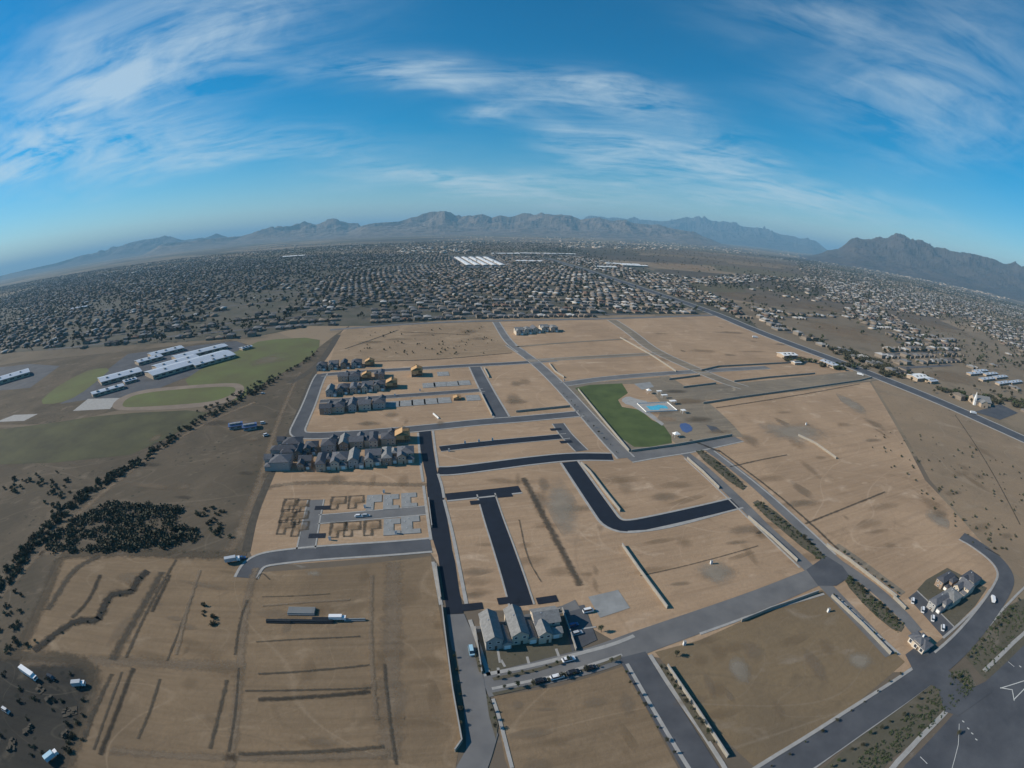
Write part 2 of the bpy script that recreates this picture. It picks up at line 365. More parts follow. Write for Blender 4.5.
def ribbon(name, pts, w, m, z, smooth=2, h=0, kind='structure', off=0):
    if smooth and len(pts) > 2: pts = chaikin(pts, False, smooth)
    a, b = offs(pts, off+w/2), offs(pts, off-w/2); mb = MB(); n = len(pts)
    if h == 0:
        mb.faces([(p.x, p.y, z) for p in a]+[(p.x, p.y, z) for p in b], [(n+i, n+i+1, i+1, i) for i in range(n-1)])
        if isinstance(m, str) and m.endswith('_strip'):
            o = mb.build(name, M[m]); uv = o.data.uv_layers.new(name='across')
            for lp in o.data.loops: uv.data[lp.index].uv = (0.0 if lp.vertex_index < n else 1.0, 0)
            return meta(o, kind=kind)
    else:
        v = [(p.x, p.y, z) for p in a]+[(p.x, p.y, z) for p in b]+[(p.x, p.y, z+h) for p in a]+[(p.x, p.y, z+h) for p in b]
        f = []
        for i in range(n-1):
            f += [(3*n+i, 3*n+i+1, 2*n+i+1, 2*n+i), (i, 2*n+i, 2*n+i+1, i+1), (n+i+1, 3*n+i+1, 3*n+i, n+i)]
        f += [(n, 3*n, 2*n, 0), (n-1, 3*n-1, 4*n-1, 2*n-1)]
        mb.faces(v, f)
    o = mb.build(name, M[m] if isinstance(m, str) else m)
    return meta(o, kind=kind) if kind else o
def road(pts, w, m, walks=True, name='street', smooth=2, kerb=(1, 1), ww=1.5, gap=.15):
    _z[0] += .004
    ribbon(name, P(*pts), w, m, .06+_z[0], smooth)
    if walks:
        for sgn, k in ((1, kerb[0]), (-1, kerb[1])):
            if k: _walk(P(*pts), sgn*(w/2+ww/2+gap), ww, smooth)
def _walk(pts, off, w=1.5, smooth=2):
    ribbon('sidewalk', pts, w, 'concrete', .05, smooth, h=.15, off=off)
def walk(pts, w=1.5, smooth=1): ribbon('sidewalk', P(*pts), w, 'concrete', .05, smooth, h=.16)
def wall(pts, label, h=1.9, w=.35, m='wallblk', smooth=0):
    pts = P(*pts); c = sum(pts, Vector())/len(pts); rel = [p-c for p in pts]
    if smooth: rel = chaikin(rel, False, smooth)
    o = ribbon('block_wall', rel, w, m, 0, 0, h=h, kind=None); o.location = c
    cap = ribbon('wall_cap', rel, w+.14, 'concrete', h+.002, 0, h=.1, kind=None); cap.parent = o
    return meta(o, label, 'wall')
def berm(pts, w, h, m='lot_near', name='earth_berm', smooth=2, jit=.15, kind='structure'):
    pts = P(*pts); pts = chaikin(pts, False, smooth)
    n = len(pts); prof = [(-.5, 0), (-.28, .62), (-.06, 1), (.12, .95), (.32, .5), (.5, 0)]
    rows = [offs(pts, w*s) for s, _ in prof]; v = []; f = []
    for i in range(n):
        e = 0 if i in (0, n-1) else 1
        k = 1+random.uniform(-jit, jit)*2
        for j, (s, hh) in enumerate(prof): v.append((rows[j][i].x+random.uniform(-.3, .3)*e, rows[j][i].y+random.uniform(-.3, .3)*e, .02+hh*h*k*e))
    q = len(prof)
    for i in range(n-1):
        for j in range(q-1): f.append((i*q+j+1, i*q+j, (i+1)*q+j, (i+1)*q+j+1))
    mb = MB(); mb.faces(v, f); o = mb.build(name, M[m]); return meta(o, kind=kind)

# ------------------------------------------------------------------ open land
sheet('desert_land', P((-60, 430), (60, 425), (200, 412), (250, 392), (300, 362), (335, 335), (350, 325), (330, 362), (293, 430), (247, 545), (232, 600), (215, 900), (-150, 900), (-200, 560)), 'wash', .02)
sheet('desert_land', P((868, 376), (940, 404), (1024, 442), (1180, 520), (1150, 640), (1016, 575), (985, 545), (930, 480)), 'desert', .02)
sheet('dirt_lot', P((316, 364), (345, 328), (494, 322), (562, 320), (720, 316), (770, 338), (866, 376), (925, 480), (984, 545), (1003, 578), (985, 600), (940, 640), (905, 672), (640, 655), (560, 610), (470, 610), (430, 552), (256, 566), (247, 545), (256, 515), (293, 430)), 'lot', .03)
sheet('dirt_lot', P((338, 335), (350, 328), (494, 322), (514, 352), (436, 360), (372, 361), (330, 362)), 'lot_scrub', .036)
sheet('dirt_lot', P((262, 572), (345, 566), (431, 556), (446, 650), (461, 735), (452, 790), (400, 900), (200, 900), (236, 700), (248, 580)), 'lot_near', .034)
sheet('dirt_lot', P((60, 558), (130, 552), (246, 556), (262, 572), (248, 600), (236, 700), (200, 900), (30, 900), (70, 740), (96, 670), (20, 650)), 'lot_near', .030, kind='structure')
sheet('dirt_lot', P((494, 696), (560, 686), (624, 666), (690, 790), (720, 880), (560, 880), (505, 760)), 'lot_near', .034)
sheet('dirt_lot', P((655, 652), (700, 640), (765, 610), (822, 590), (862, 622), (905, 662), (850, 708), (760, 772), (725, 740)), 'lot_se', .036)
sheet('dirt_lot', P((628, 546), (735, 508), (800, 572), (760, 588), (640, 628), (668, 606)), 'lot', .036)
sheet('storage_yard', P((-40, 655), (60, 655), (95, 668), (92, 700), (66, 768), (40, 900), (-150, 900)), 'lot_dark', .04, smooth=1)
sheet('landscape_strip', P((1100, 560), (1005, 607), (964, 656), (985, 680), (1080, 600)), 'strip', .05)
sheet('landscape_strip', P((932, 682), (962, 700), (890, 760), (860, 800), (780, 850), (770, 810), (860, 735)), 'strip', .05)
sheet('landscape_strip', P((945, 672), (968, 668), (978, 690), (962, 700), (944, 684)), 'strip', .062)
# far desert clearings and the orange hill cut
for pp, mm in (([(520, 247), (700, 247), (840, 268), (800, 285), (690, 275), (600, 262), (520, 258)], 'desert'), ([(640, 262), (700, 262), (720, 270), (660, 273)], 'lot'),
               ([(400, 246), (520, 245), (520, 253), (430, 254), (380, 250)], 'desert'), ([(790, 318), (850, 320), (900, 345), (868, 352), (812, 336)], 'lot_scrub'),
               ([(690, 288), (760, 293), (790, 302), (735, 303)], 'desert'), ([(905, 375), (965, 366), (990, 385), (930, 388)], 'desert'),
               ([(880, 310), (940, 322), (1000, 345), (940, 336)], 'desert'), ([(770, 300), (850, 305), (840, 314), (780, 311)], 'desert'),
               ([(340, 312), (372, 306), (368, 322), (345, 325)], 'field'), ([(315, 298), (350, 294), (352, 297), (322, 302)], 'field'),
               ([(230, 312), (300, 300), (292, 306), (180, 330), (190, 322)], 'field_dry')):
    sheet('desert_land' if 'field' not in mm else 'grass_field', P(*pp), mm+'_patch' if mm != 'field_dry' else mm, .05, smooth=2)
# school grounds
sheet('school_grounds', P((-40, 425), (-40, 372), (20, 362), (120, 352), (230, 340), (250, 345), (236, 384), (110, 412), (60, 424)), 'wash', .04)
sheet('parking_lot', P((60, 404), (92, 382), (128, 354), (236, 341), (246, 345), (226, 362), (150, 392), (118, 398), (86, 400)), 'asphalt_mid', .05)
sheet('parking_lot', P((-40, 394), (-40, 372), (30, 364), (60, 366), (30, 388)), 'asphalt_mid', .05)
sheet('playing_field', P((178, 385), (205, 366), (246, 347), (262, 340), (320, 337), (319, 350), (296, 366), (262, 384), (246, 396), (236, 402)), 'field', .06, smooth=1)
sheet('baseball_infield', P((248, 360), (268, 349), (288, 352), (294, 362), (272, 370), (252, 368)), 'clay_patch', .08, smooth=2)
sheet('playing_field', P((-60, 436), (40, 425), (110, 414), (215, 409), (190, 425), (165, 440), (118, 460), (-80, 466)), 'field_dry', .05, smooth=1)
sheet('running_track', P((110, 410), (116, 399), (140, 390), (180, 386), (235, 382.5), (245, 386), (243, 395), (222, 405), (180, 409), (140, 411)), 'clay', .09, smooth=2)
sheet('playing_field', P((120, 407), (128, 397), (150, 392), (190, 388.5), (232, 386), (237, 390), (230, 396), (212, 402), (175, 405), (135, 407.5)), 'field', .11, smooth=2)
sheet('playing_field', P((38, 404), (52, 390), (74, 377), (92, 369), (112, 368), (100, 379), (78, 396), (58, 404)), 'field', .09, smooth=1)
sheet('concrete_court', P((73, 411), (88, 399), (120, 398), (110, 409)), 'concrete', .08)
sheet('concrete_court', P((-4, 422), (14, 415), (38, 414), (24, 421)), 'concrete', .08)
# park
sheet('park_ground', P((560, 386), (600, 382), (664, 377), (690, 388), (737, 436), (690, 444), (630, 456), (622, 452)), 'asphalt_dusty', .045)
sheet('park_ground', P((615, 384), (645, 384), (663, 405), (655, 425), (676, 444), (640, 440), (605, 402)), 'lot', .055)
lawn = [(575, 388), (590, 385), (622, 383.5), (628, 393), (618, 400), (622, 407), (640, 410), (652, 420), (664, 426), (671, 436), (672, 443), (650, 447), (634, 447), (618, 436), (600, 416)]
sheet('park_lawn', P(*lawn), 'grass', .075, smooth=0)

# ------------------------------------------------------------------ streets
# dark fresh asphalt
_z[0] = .02
def outline_road(px, m, name='street'):          # a street whose kerb line bulges: its own outline
    _z[0] += .004; sheet(name, P(*px), m, .06+_z[0])
outline_road([(418.5, 431), (431, 431), (433, 448), (435.5, 464), (436.5, 470), (442, 486), (446, 512), (449, 530), (451, 542), (452, 550), (455, 562), (459, 590), (463.5, 613.5), (447, 614.5), (443.5, 590), (440, 570), (438, 556), (433, 540), (430, 520), (427, 490), (426.5, 478), (423.5, 465), (420.5, 448)], 'asphalt_new')
road([(438, 471), (452, 471), (491.5, 466), (532.5, 460.5), (573.5, 456.4), (612.5, 457)], 10, 'asphalt_new', kerb=(1, 1))
road([(569.5, 462), (586, 486), (604, 512), (612, 523), (628, 527.5), (660, 521), (700, 512), (737, 503)], 10.5, 'asphalt_new', smooth=2)
road([(446, 497), (470, 494.5), (490, 492.5), (520, 489)], 8, 'asphalt_new', kerb=(0, 1))
road([(486, 494), (493.6, 519), (501, 540), (513, 576), (522, 606)], 9.5, 'asphalt_new', ww=.8)
road([(440, 449), (491.5, 443), (540, 438.5), (568, 436)], 8, 'asphalt_new', ww=.8)
road([(558, 423.5), (566, 435), (582, 451)], 8.5, 'asphalt_mid', ww=.8)
# older asphalt
road([(321.5, 375), (364, 371.5), (420, 368.5), (470, 365.5), (520, 363), (556, 360)], 9, 'asphalt_mid')
road([(322, 374), (318, 380), (309, 405), (301, 422), (296, 433), (306, 436.5), (356, 434), (416, 429), (481, 422), (512, 420), (550, 416.5), (582, 413.5)], 10.5, 'asphalt_mid', smooth=2)
road([(320, 401.5), (386, 397), (429, 394), (484, 390)], 8, 'asphalt_mid', ww=.9)
road([(475, 367), (487, 391), (502.5, 418.5)], 11, 'asphalt_mid')
road([(246, 578), (252, 566), (262, 560), (276, 557.5), (306, 554), (340, 551.5), (381, 549), (431, 545)], 10, 'asphalt_mid', kerb=(1, 1))
road([(426, 510.3), (365, 515.5), (318, 519.5)], 8, 'asphalt', ww=.9)
road([(316, 500), (311, 522), (306, 549)], 8.5, 'asphalt', ww=.9)
outline_road([(447, 615), (464, 614), (470, 628), (500, 622), (520, 616), (562, 606), (575, 600), (580, 609), (545, 618), (500, 628), (474, 634), (476, 650), (480, 668), (484, 680), (487, 700), (494, 722), (498, 735), (492, 756), (480, 790), (440, 800), (452, 775), (466, 750), (466, 735), (464, 710), (461, 685), (456, 668), (450, 640)], 'asphalt')
road([(484, 684), (517, 677), (560, 668), (600, 658), (640, 642), (702.5, 620), (765, 597.5), (800, 583), (822, 574)], 13, 'asphalt', kerb=(0, 0))
road([(632, 655), (648, 682), (664, 708), (700, 768), (730, 820)], 11.5, 'asphalt_mid', kerb=(0, 0))
# boulevard with planted median
road([(672, 446), (692, 458), (722, 485), (745, 507), (764, 527), (784, 545), (804, 563), (824, 584), (843, 604), (866, 628), (891, 655)], 7.5, 'asphalt', kerb=(0, 0), smooth=1)
road([(705, 447), (725, 461), (760, 489), (800, 527), (832, 559), (854, 574), (876, 590), (900, 612), (917, 632)], 7.5, 'asphalt', kerb=(0, 0), smooth=1)
road([(836, 545), (862, 563), (884, 580), (903, 594)], 5, 'asphalt_dusty', kerb=(0, 0), smooth=1, name='path')
outline_road([(806, 570), (826, 556), (842, 566), (850, 577), (836, 586), (818, 586)], 'asphalt_mid')
for pp in ([(693, 452), (704, 450), (748, 486), (741, 492)], [(750, 504), (760, 499), (828, 556), (820, 563)], [(842, 580), (849, 575), (906, 624), (899, 635), (870, 612)]):
    sheet('landscape_median', P(*pp), 'strip', .14, smooth=1)
# park frame streets
road([(510, 345), (527, 356), (539.5, 366), (559.5, 385), (584.5, 412.5), (606, 437), (626, 458)], 11, 'asphalt', ww=1.2)
road([(627, 458), (655, 453), (687, 448.5), (737, 438)], 13, 'asphalt', kerb=(0, 1))
road([(737, 437), (722, 420), (704.5, 404), (684, 389), (664, 376.5)], 12, 'asphalt_dusty', kerb=(0, 0))
road([(563, 384.5), (600, 379), (637, 375.5), (702, 371), (768, 367.5)], 11, 'asphalt', ww=1.2)
road([(612, 320), (632, 333), (652, 350), (692, 368), (727, 382.5), (745, 388)], 15, 'asphalt_dusty', ww=1.5)
road([(684.5, 394), (768, 387.5), (830.5, 380), (872, 375)], 42, 'asphalt_dusty', kerb=(0, 0))
road([(527, 361), (587, 357.5), (660, 353.5)], 10, 'asphalt_dusty', ww=1)
road([(496, 322), (508, 342), (522, 352)], 9, 'asphalt', ww=1.5)
road([(515, 347), (560, 343), (627, 339)], 6, 'asphalt_dusty', kerb=(0, 0))
road([(330, 330), (440, 322), (562, 320), (637, 318), (722, 315)], 12, 'asphalt', kerb=(0, 0), ww=2)
road([(545, 258), (577, 267), (652, 292), (712, 312), (765, 335), (868, 373), (943, 403), (1018, 437), (1150, 500)], 24, 'asphalt_mid', kerb=(1, 1), ww=3, name='arterial_road')
road([(1018, 437), (1060, 455)], 20, 'asphalt_mid', kerb=(0, 0))
# south-east collector, its bend and the wide highway
road([(700, 830), (760, 784), (830, 740), (868, 714), (920, 679), (957, 650), (985, 617), (1003, 590), (1008, 576), (998, 560), (975, 543), (962, 536)], 11, 'asphalt_mid', kerb=(1, 0))
outline_road([(905, 655), (925, 640), (945, 668), (968, 690), (985, 682), (992, 692), (958, 716), (944, 712), (938, 690), (915, 675)], 'asphalt_mid')
sheet('highway', P((1200, 560), (1060, 612), (1024, 645), (985, 682), (957, 710), (905, 765), (860, 830), (1100, 900), (1300, 700)), 'asphalt_mid', .066)
walk([(1060, 603), (1022, 634), (984, 671)], 2.2); walk([(955, 702), (905, 752), (870, 795)], 2.2)
walk([(962, 655), (985, 630), (1008, 603), (1040, 572)], 1.5); walk([(932, 682), (870, 727), (820, 762), (770, 800)], 1.5)
sheet('driveway_lot', P((908, 598), (917, 591), (954, 627), (943, 637)), 'asphalt_mid', .07)
sheet('front_yard', P((917, 590), (926, 580), (947, 568), (987, 588), (975, 606), (954, 627)), 'strip', .075)
walk([(917, 591), (936, 609), (954, 627)], .8); walk([(943, 638), (957, 626), (982, 602), (990, 590)], 1.4)
# painted highway arrows and dashes
_q = .19
def paint(px, w, z=None): ribbon('road_marking', P(*px), w, 'stripe', z+.12 if z else _q, 0)
paint([(1000, 688), (1012, 690), (1014, 701)], .45); paint([(1000, 688.5), (1024, 681)], .45, .076); paint([(1013.5, 700), (1030, 683)], .45, .08)
for a in ((962, 721), (967, 728), (971, 733), (975, 739), (1019, 666)): paint([a, (a[0]+2, a[1]+1.5)], .5)
paint([(959, 724), (958, 745), (950, 775)], .25); paint([(1008, 662), (1014, 667)], .3); paint([(920, 757), (927, 764)], .3)
# dirt tracks
ribbon('dirt_track', P((20, 662), (110, 660), (180, 664), (246, 667)), 9, 'pale_dirt_strip', .06, 2)
ribbon('dirt_track', P((262, 478), (238, 540), (228, 552)), 10, 'pale_dirt_strip', .06, 2)
ribbon('dirt_track', P((40, 553), (130, 553), (175, 555), (240, 554)), 7, 'pale_dirt_strip', .05, 2)
ribbon('dirt_track', P((300, 372), (278, 420), (262, 475), (240, 540)), 7, 'pale_dirt_strip', .055, 2)
ribbon('dirt_track', P((394, 562), (392, 640), (390, 760)), 12, 'pale_dirt_strip', .055, 2)
ribbon('dirt_track', P((-40, 640), (20, 575), (60, 530), (130, 470), (200, 425), (255, 402)), 9, 'pale_dirt_strip', .05, 2)
ribbon('dirt_track', P((256, 330+180), (268, 330+150), (430, 465+20)), 7, 'pale_dirt_strip', .058, 2)
ribbon('dirt_track', P((256, 568), (246, 600), (238, 700), (230, 768)), 6, 'pale_dirt_strip', .17, 2)
ribbon('dirt_track', P((110, 750), (240, 757), (390, 753)), 5, 'pale_dirt_strip', .17, 2)
# channel on the tract's left edge, ditches, soil lines and painted shade
ribbon('drainage_channel', P((330, 348), (316, 368), (293, 428), (266, 486), (254, 515), (246, 552)), 5, 'ditch', .07, 1)
ribbon('drainage_channel', P((338, 335), (328, 352), (316, 368), (290, 383)), 9, 'ditch', .066, 2)
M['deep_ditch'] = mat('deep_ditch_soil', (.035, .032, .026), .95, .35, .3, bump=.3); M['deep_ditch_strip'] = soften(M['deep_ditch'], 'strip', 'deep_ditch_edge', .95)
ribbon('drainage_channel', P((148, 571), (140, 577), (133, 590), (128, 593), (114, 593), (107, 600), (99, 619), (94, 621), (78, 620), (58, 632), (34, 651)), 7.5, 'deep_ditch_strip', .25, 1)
for pp, w in (([(162, 572), (140, 612), (112, 660)], 5), ([(176, 560), (150, 605), (126, 658)], 2.2),
              ([(192, 596), (178, 634), (167, 661)], 1.4), ([(248, 600), (240, 620), (235, 655)], 1.6), ([(112, 674), (98, 702), (84, 740)], 2.6), ([(122, 672), (108, 710), (94, 750)], 1.4),
              ([(160, 679), (150, 712), (138, 739)], 1.6), ([(227, 680), (219, 714), (210, 749)], 1.8), ([(239, 668), (236, 712), (229, 752)], 1.3), ([(100, 556), (75, 568), (60, 590), (48, 610)], 5),
              ([(256, 600-20), (262, 572), (270, 590-10)], 1)):
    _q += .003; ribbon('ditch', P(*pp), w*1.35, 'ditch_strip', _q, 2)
for pp, w in (([(256, 642), (300, 639), (360, 636.5)], .9), ([(258, 674), (310, 671), (370, 665)], 1.1), ([(245, 691), (300, 690), (372, 688)], 1.0), ([(238, 754), (300, 752), (384, 747)], 1.8),
              ([(262, 597), (300, 596), (330, 594)], .6), ([(640, 576), (690, 565), (758, 546)], .7), ([(372, 361.5), (436, 360), (512, 353)], 3.2), ([(345, 349), (380, 337), (398, 330)], 3.5),
              ([(716, 408), (800, 395), (860, 384)], 2), ([(805, 524), (845, 508), (885, 492)], 1.6), ([(730, 467), (760, 460), (787, 455)], 1.6), ([(955, 415), (985, 460), (1020, 525)], 1.2), ([(523, 478), (548, 525), (566, 560), (580, 586)], 3.6), ([(519, 520), (527, 559), (541, 582)], .7),  # plot boundary shadow lines and the central furrow shade, painted as dark soil
              ([(384, 664), (392, 740), (396, 765)], 1.2)):
    _q += .003; ribbon('soil_shade_line', P(*pp), w*1.5, 'ditch_strip', _q, 2)
for pp, w, h in (([(372, 575), (370, 640), (376, 720)], 3, .3), ([(258, 700), (310, 697), (370, 692)], 3, .5), ([(262, 606), (310, 602), (350, 600)], 2, .4),
                 ([(100, 575), (90, 600), (72, 618)], 4, .7), ([(152, 612), (170, 575)], 3.5, .5), ([(133, 668), (118, 710), (100, 755)], 3.5, .5), ([(200, 570), (187, 610), (176, 655)], 3, .4),
                 ([(690, 440), (720, 452)], 4, .8), ([(400, 322+10), (470, 325+10)], 4, .5)):
    _q += .003; ribbon('soil_shade_line', P(*pp), w, 'lot_dark_strip' if h > .45 else 'pale_dirt_strip', _q, 2)  # flat strips replacing raised berms; the dark ones paint in berm shade
_q=.1
# drained puddle stains and court-like pads
sheet('gravel_pad', P((588, 597), (618, 590), (630, 608), (600, 618)), 'slab', .07)
for pp in ([(690, 562), (726, 556), (742, 582), (700, 592)], [(528, 470), (560, 470), (600, 545), (572, 560)], [(840, 655), (868, 645), (880, 668), (850, 676)], [(740, 425), (812, 415), (850, 442), (780, 450)], [(830, 390), (850, 394), (872, 416), (860, 421)], [(920, 507), (945, 510), (952, 530), (935, 535)], [(725, 660), (745, 650), (755, 680), (735, 690)], [(300, 571), (325, 570), (328, 575), (304, 578)]):
    sheet('dry_puddle', P(*pp), 'mud_patch', .064, smooth=2)
# stains left by water trucks, spoil and traffic on the graded lots, each with its own ragged outline
_rs = random.Random(21)
def stain(px, py, L, Wd, mk, ang):
    _q2[0] += .0012; c0 = at(px, py); M3 = Matrix.Rotation(ang, 3, 'Z')
    pts = [c0+M3@Vector((L*.5*math.cos(t)*_rs.uniform(.7, 1.1), Wd*.5*math.sin(t)*_rs.uniform(.7, 1.1), 0)) for t in [2*math.pi*i/9 for i in range(9)]]
    mb = MB(); mb.poly([(p.x-c0.x, p.y-c0.y, 0) for p in chaikin(pts, True, 1)]); o = mb.build('dirt_stain', M[mk], None, (c0.x, c0.y, .05+_q2[0])); meta(o, kind='structure')
_q2 = [.01]
for (x0, y0, x1, y1, n, mks) in ((470, 510, 500, 600, 5, ('pale_dirt_patch', 'faint_patch')), (525, 480, 620, 600, 12, ('pale_dirt_patch', 'faint_patch', 'faint_patch')), (650, 520, 760, 590, 9, ('pale_dirt_patch', 'faint_patch')),
        (610, 470, 700, 500, 5, ('pale_dirt_patch', 'faint_patch')), (740, 410, 900, 560, 24, ('pale_dirt_patch', 'faint_patch', 'faint_patch')), (350, 330, 490, 352, 8, ('pale_dirt_patch', 'faint_patch')), (660, 325, 790, 362, 10, ('pale_dirt_patch', 'faint_patch')),
        (270, 575, 440, 745, 20, ('pale_dirt_patch', 'faint_patch', 'faint_patch')), (110, 570, 240, 740, 16, ('pale_dirt_patch', 'faint_patch', 'faint_patch')), (510, 695, 640, 768, 9, ('pale_dirt_patch', 'faint_patch')), (680, 640, 850, 730, 14, ('pale_dirt_patch', 'faint_patch', 'faint_patch')),
        (280, 478, 410, 492, 4, ('pale_dirt_patch', 'faint_patch')), (450, 475, 520, 484, 3, ('pale_dirt_patch', 'faint_patch')), (330, 415, 460, 425, 5, ('pale_dirt_patch', 'faint_patch')), (510, 370, 540, 408, 4, ('pale_dirt_patch', 'faint_patch')), (260, 410, 130, 500, 10, ('pale_dirt_patch', 'ditch_patch')), (900, 430, 1010, 540, 10, ('pale_dirt_patch', 'faint_patch'))):
    for _ in range(n):
        px, py = _rs.uniform(x0, x1), _rs.uniform(y0, y1); k = at(px, py).length/230
        stain(px, py, _rs.uniform(10, 46)*k**.6, _rs.uniform(4, 16)*k**.6, _rs.choice(mks), R(12)+_rs.choice((0, 0, math.pi/2))+_rs.uniform(-.2, .2))
for (x, y, L, w_, mk) in ((660, 412, 40, 30, 'pale_dirt_patch'), (690, 402, 60, 25, 'lot_near_patch'), (700, 420, 50, 22, 'wash_patch'), (675, 392, 40, 20, 'ditch_patch'), (665, 420, 35, 18, 'lot_patch'), (720, 432, 40, 14, 'pale_dirt_patch')): stain(x, y, L, w_, mk, R(12))
for pp in ([(60, 558), (44, 600), (20, 650)], [(60, 556), (130, 552), (246, 556)], [(-40, 655), (60, 655), (95, 668), (92, 700), (66, 768)]) : ribbon('soil_margin', P(*pp), 11, 'wash_strip', .17, 2)
for pp in ([(452, 650), (456, 652), (460, 674), (455, 676)], [(456, 684), (461, 686), (464, 720), (462, 738), (459, 722)], [(486, 694), (490, 698), (498, 724), (496, 740), (489, 716)], [(474, 652), (477, 652), (483, 674), (479, 672)], [(492, 693), (530, 685), (600, 664), (621, 655), (621, 659), (560, 679), (530, 688), (494, 696)], [(658, 664), (664, 664), (715, 740), (708, 742)], [(494, 681), (540, 671), (572, 661), (570, 658), (538, 668), (492, 678)]):
    sheet('landscape_strip', P(*pp), 'strip', .13)
# sidewalks traced where they run on their own
walk([(418, 433), (420.5, 465), (423, 482)], 1.6); walk([(423.5, 486), (428, 520), (431, 540)], 1.6); walk([(433, 562), (441, 605)], 1.6)
walk([(433, 431), (435, 448), (438, 468)], 1.6); walk([(444, 500), (451, 527), (455, 545), (459, 566), (467, 607)], 1.6); walk([(438, 474), (442, 486), (444, 498)], 1.6)
walk([(470, 620), (482, 655), (489, 676)], 1.6); walk([(492, 689), (516, 684), (560, 675), (596, 663), (622, 655)], 1.3, 2)
walk([(493, 699), (500, 720), (512, 768)], 1.2); walk([(484, 675), (540, 664), (578, 654), (612, 645), (634, 636)], 1.8)
walk([(596, 630-3), (582, 629)], .8); walk([(499, 676), (498, 668)], 1); walk([(529, 664), (527, 657)], 1); walk([(559, 657), (556, 649)], 1)
walk([(627, 664), (650, 704), (688, 768), (720, 815)], 1.4); walk([(650, 655), (672, 690), (716, 752), (742, 800)], 1.6)
walk([(838, 598), (862, 621), (900, 655)], 1.5); walk([(824, 594), (760, 612), (700, 634)], 1.3, 1)
walk([(684, 458), (720, 491), (760, 530), (800, 568)], 1.0); walk([(714, 451), (766, 491), (806, 527), (836, 555)], 1.2); walk([(628, 532), (660, 530), (720, 514)], 1.6, 2)

# ------------------------------------------------------------------ free-standing walls
WALLS = [
 ([(442, 607), (453, 692), (459, 725), (462, 742), (455, 752)], 'long pale block wall along the left side of the near grey street'),
 ([(418, 560-1), (436, 566), (441, 600)][1:], 'short pale block wall left of the end of the black street'),
 ([(428.5, 500), (432, 528)], 'pale block wall at the right end of the small slab lots'),
 ([(581, 464), (590, 473), (605, 493), (620, 512)], 'tan block wall in the empty lot right of the black street with the bend'),
 ([(622, 546), (640, 572), (667, 609)], 'tan block wall slanting between two empty lots above the gravel pad'),
 ([(667, 667), (696, 710), (727, 758)], 'tan block wall casting a dark shadow beside the wide near lot'),
 ([(741, 622), (770, 610), (818, 593)], 'pale block wall along the top edge of the wide near lot'),
 ([(831, 597), (862, 626), (890, 655)], 'pale block wall along the right side of the wide near lot'),
 ([(687, 459), (703, 473), (719, 489)], 'pale block wall at the upper part of the boulevard, left side'),
 ([(748, 518), (770, 537), (797, 562)], 'pale block wall beside the boulevard below the black street end'),
 ([(826, 546), (850, 562), (896, 598)], 'tan block wall on the right of the boulevard by the brown field'),
 ([(578, 390), (600, 417), (629, 452)], 'low block wall along the left edge of the green park lawn'),
 ([(631, 452), (676, 446), (732, 436)], 'low block wall along the front edge of the park'),
 ([(549, 364), (555, 372), (564, 378)], 'short tan wall at the corner behind the park'),
 ([(703, 404), (740, 398), (860, 381), (872, 378)], 'long low wall along the front of the broad dusty road band'),
 ([(669, 380), (700, 376)], 'short dark wall beside the small lot right of the park'),
 ([(683, 388), (716, 384)], 'dark wall in front of the small lot right of the park'),
 ([(734, 382), (768, 378), (815, 374)], 'low wall behind the broad dusty road band'),
 ([(701, 371), (718, 367), (812, 362)], 'wall between two long empty lots right of the park'),
 ([(516, 412.5), (540, 410), (570, 407)], 'low dark wall across the empty lot left of the park'),
 ([(484, 366.5+2), (489, 378)], 'short pale wall on the left of the upper cross street'),
 ([(481, 394), (492, 416)], 'short pale wall on the left of the lower cross street'),
 ([(798, 436), (815, 444), (836, 459)], 'lone pale wall standing in the brown field'),
 ([(905, 552+58), (893, 598)], 'short wall beside the end house of the right cluster'),
 ([(620, 338), (652, 356), (676, 372)], 'pale wall along the left of the diagonal dusty street'),
]
for pp, lb in WALLS: wall(pp, lb, h=1.8, m='wallblk')
for pp, w in (([(718, 450), (772, 490), (812, 525), (838, 550)], 1.4), ([(1000, 556), (985, 548)], 1)): ribbon('soil_shade_line', P(*pp), w*2, 'ditch_strip', .25, 1)

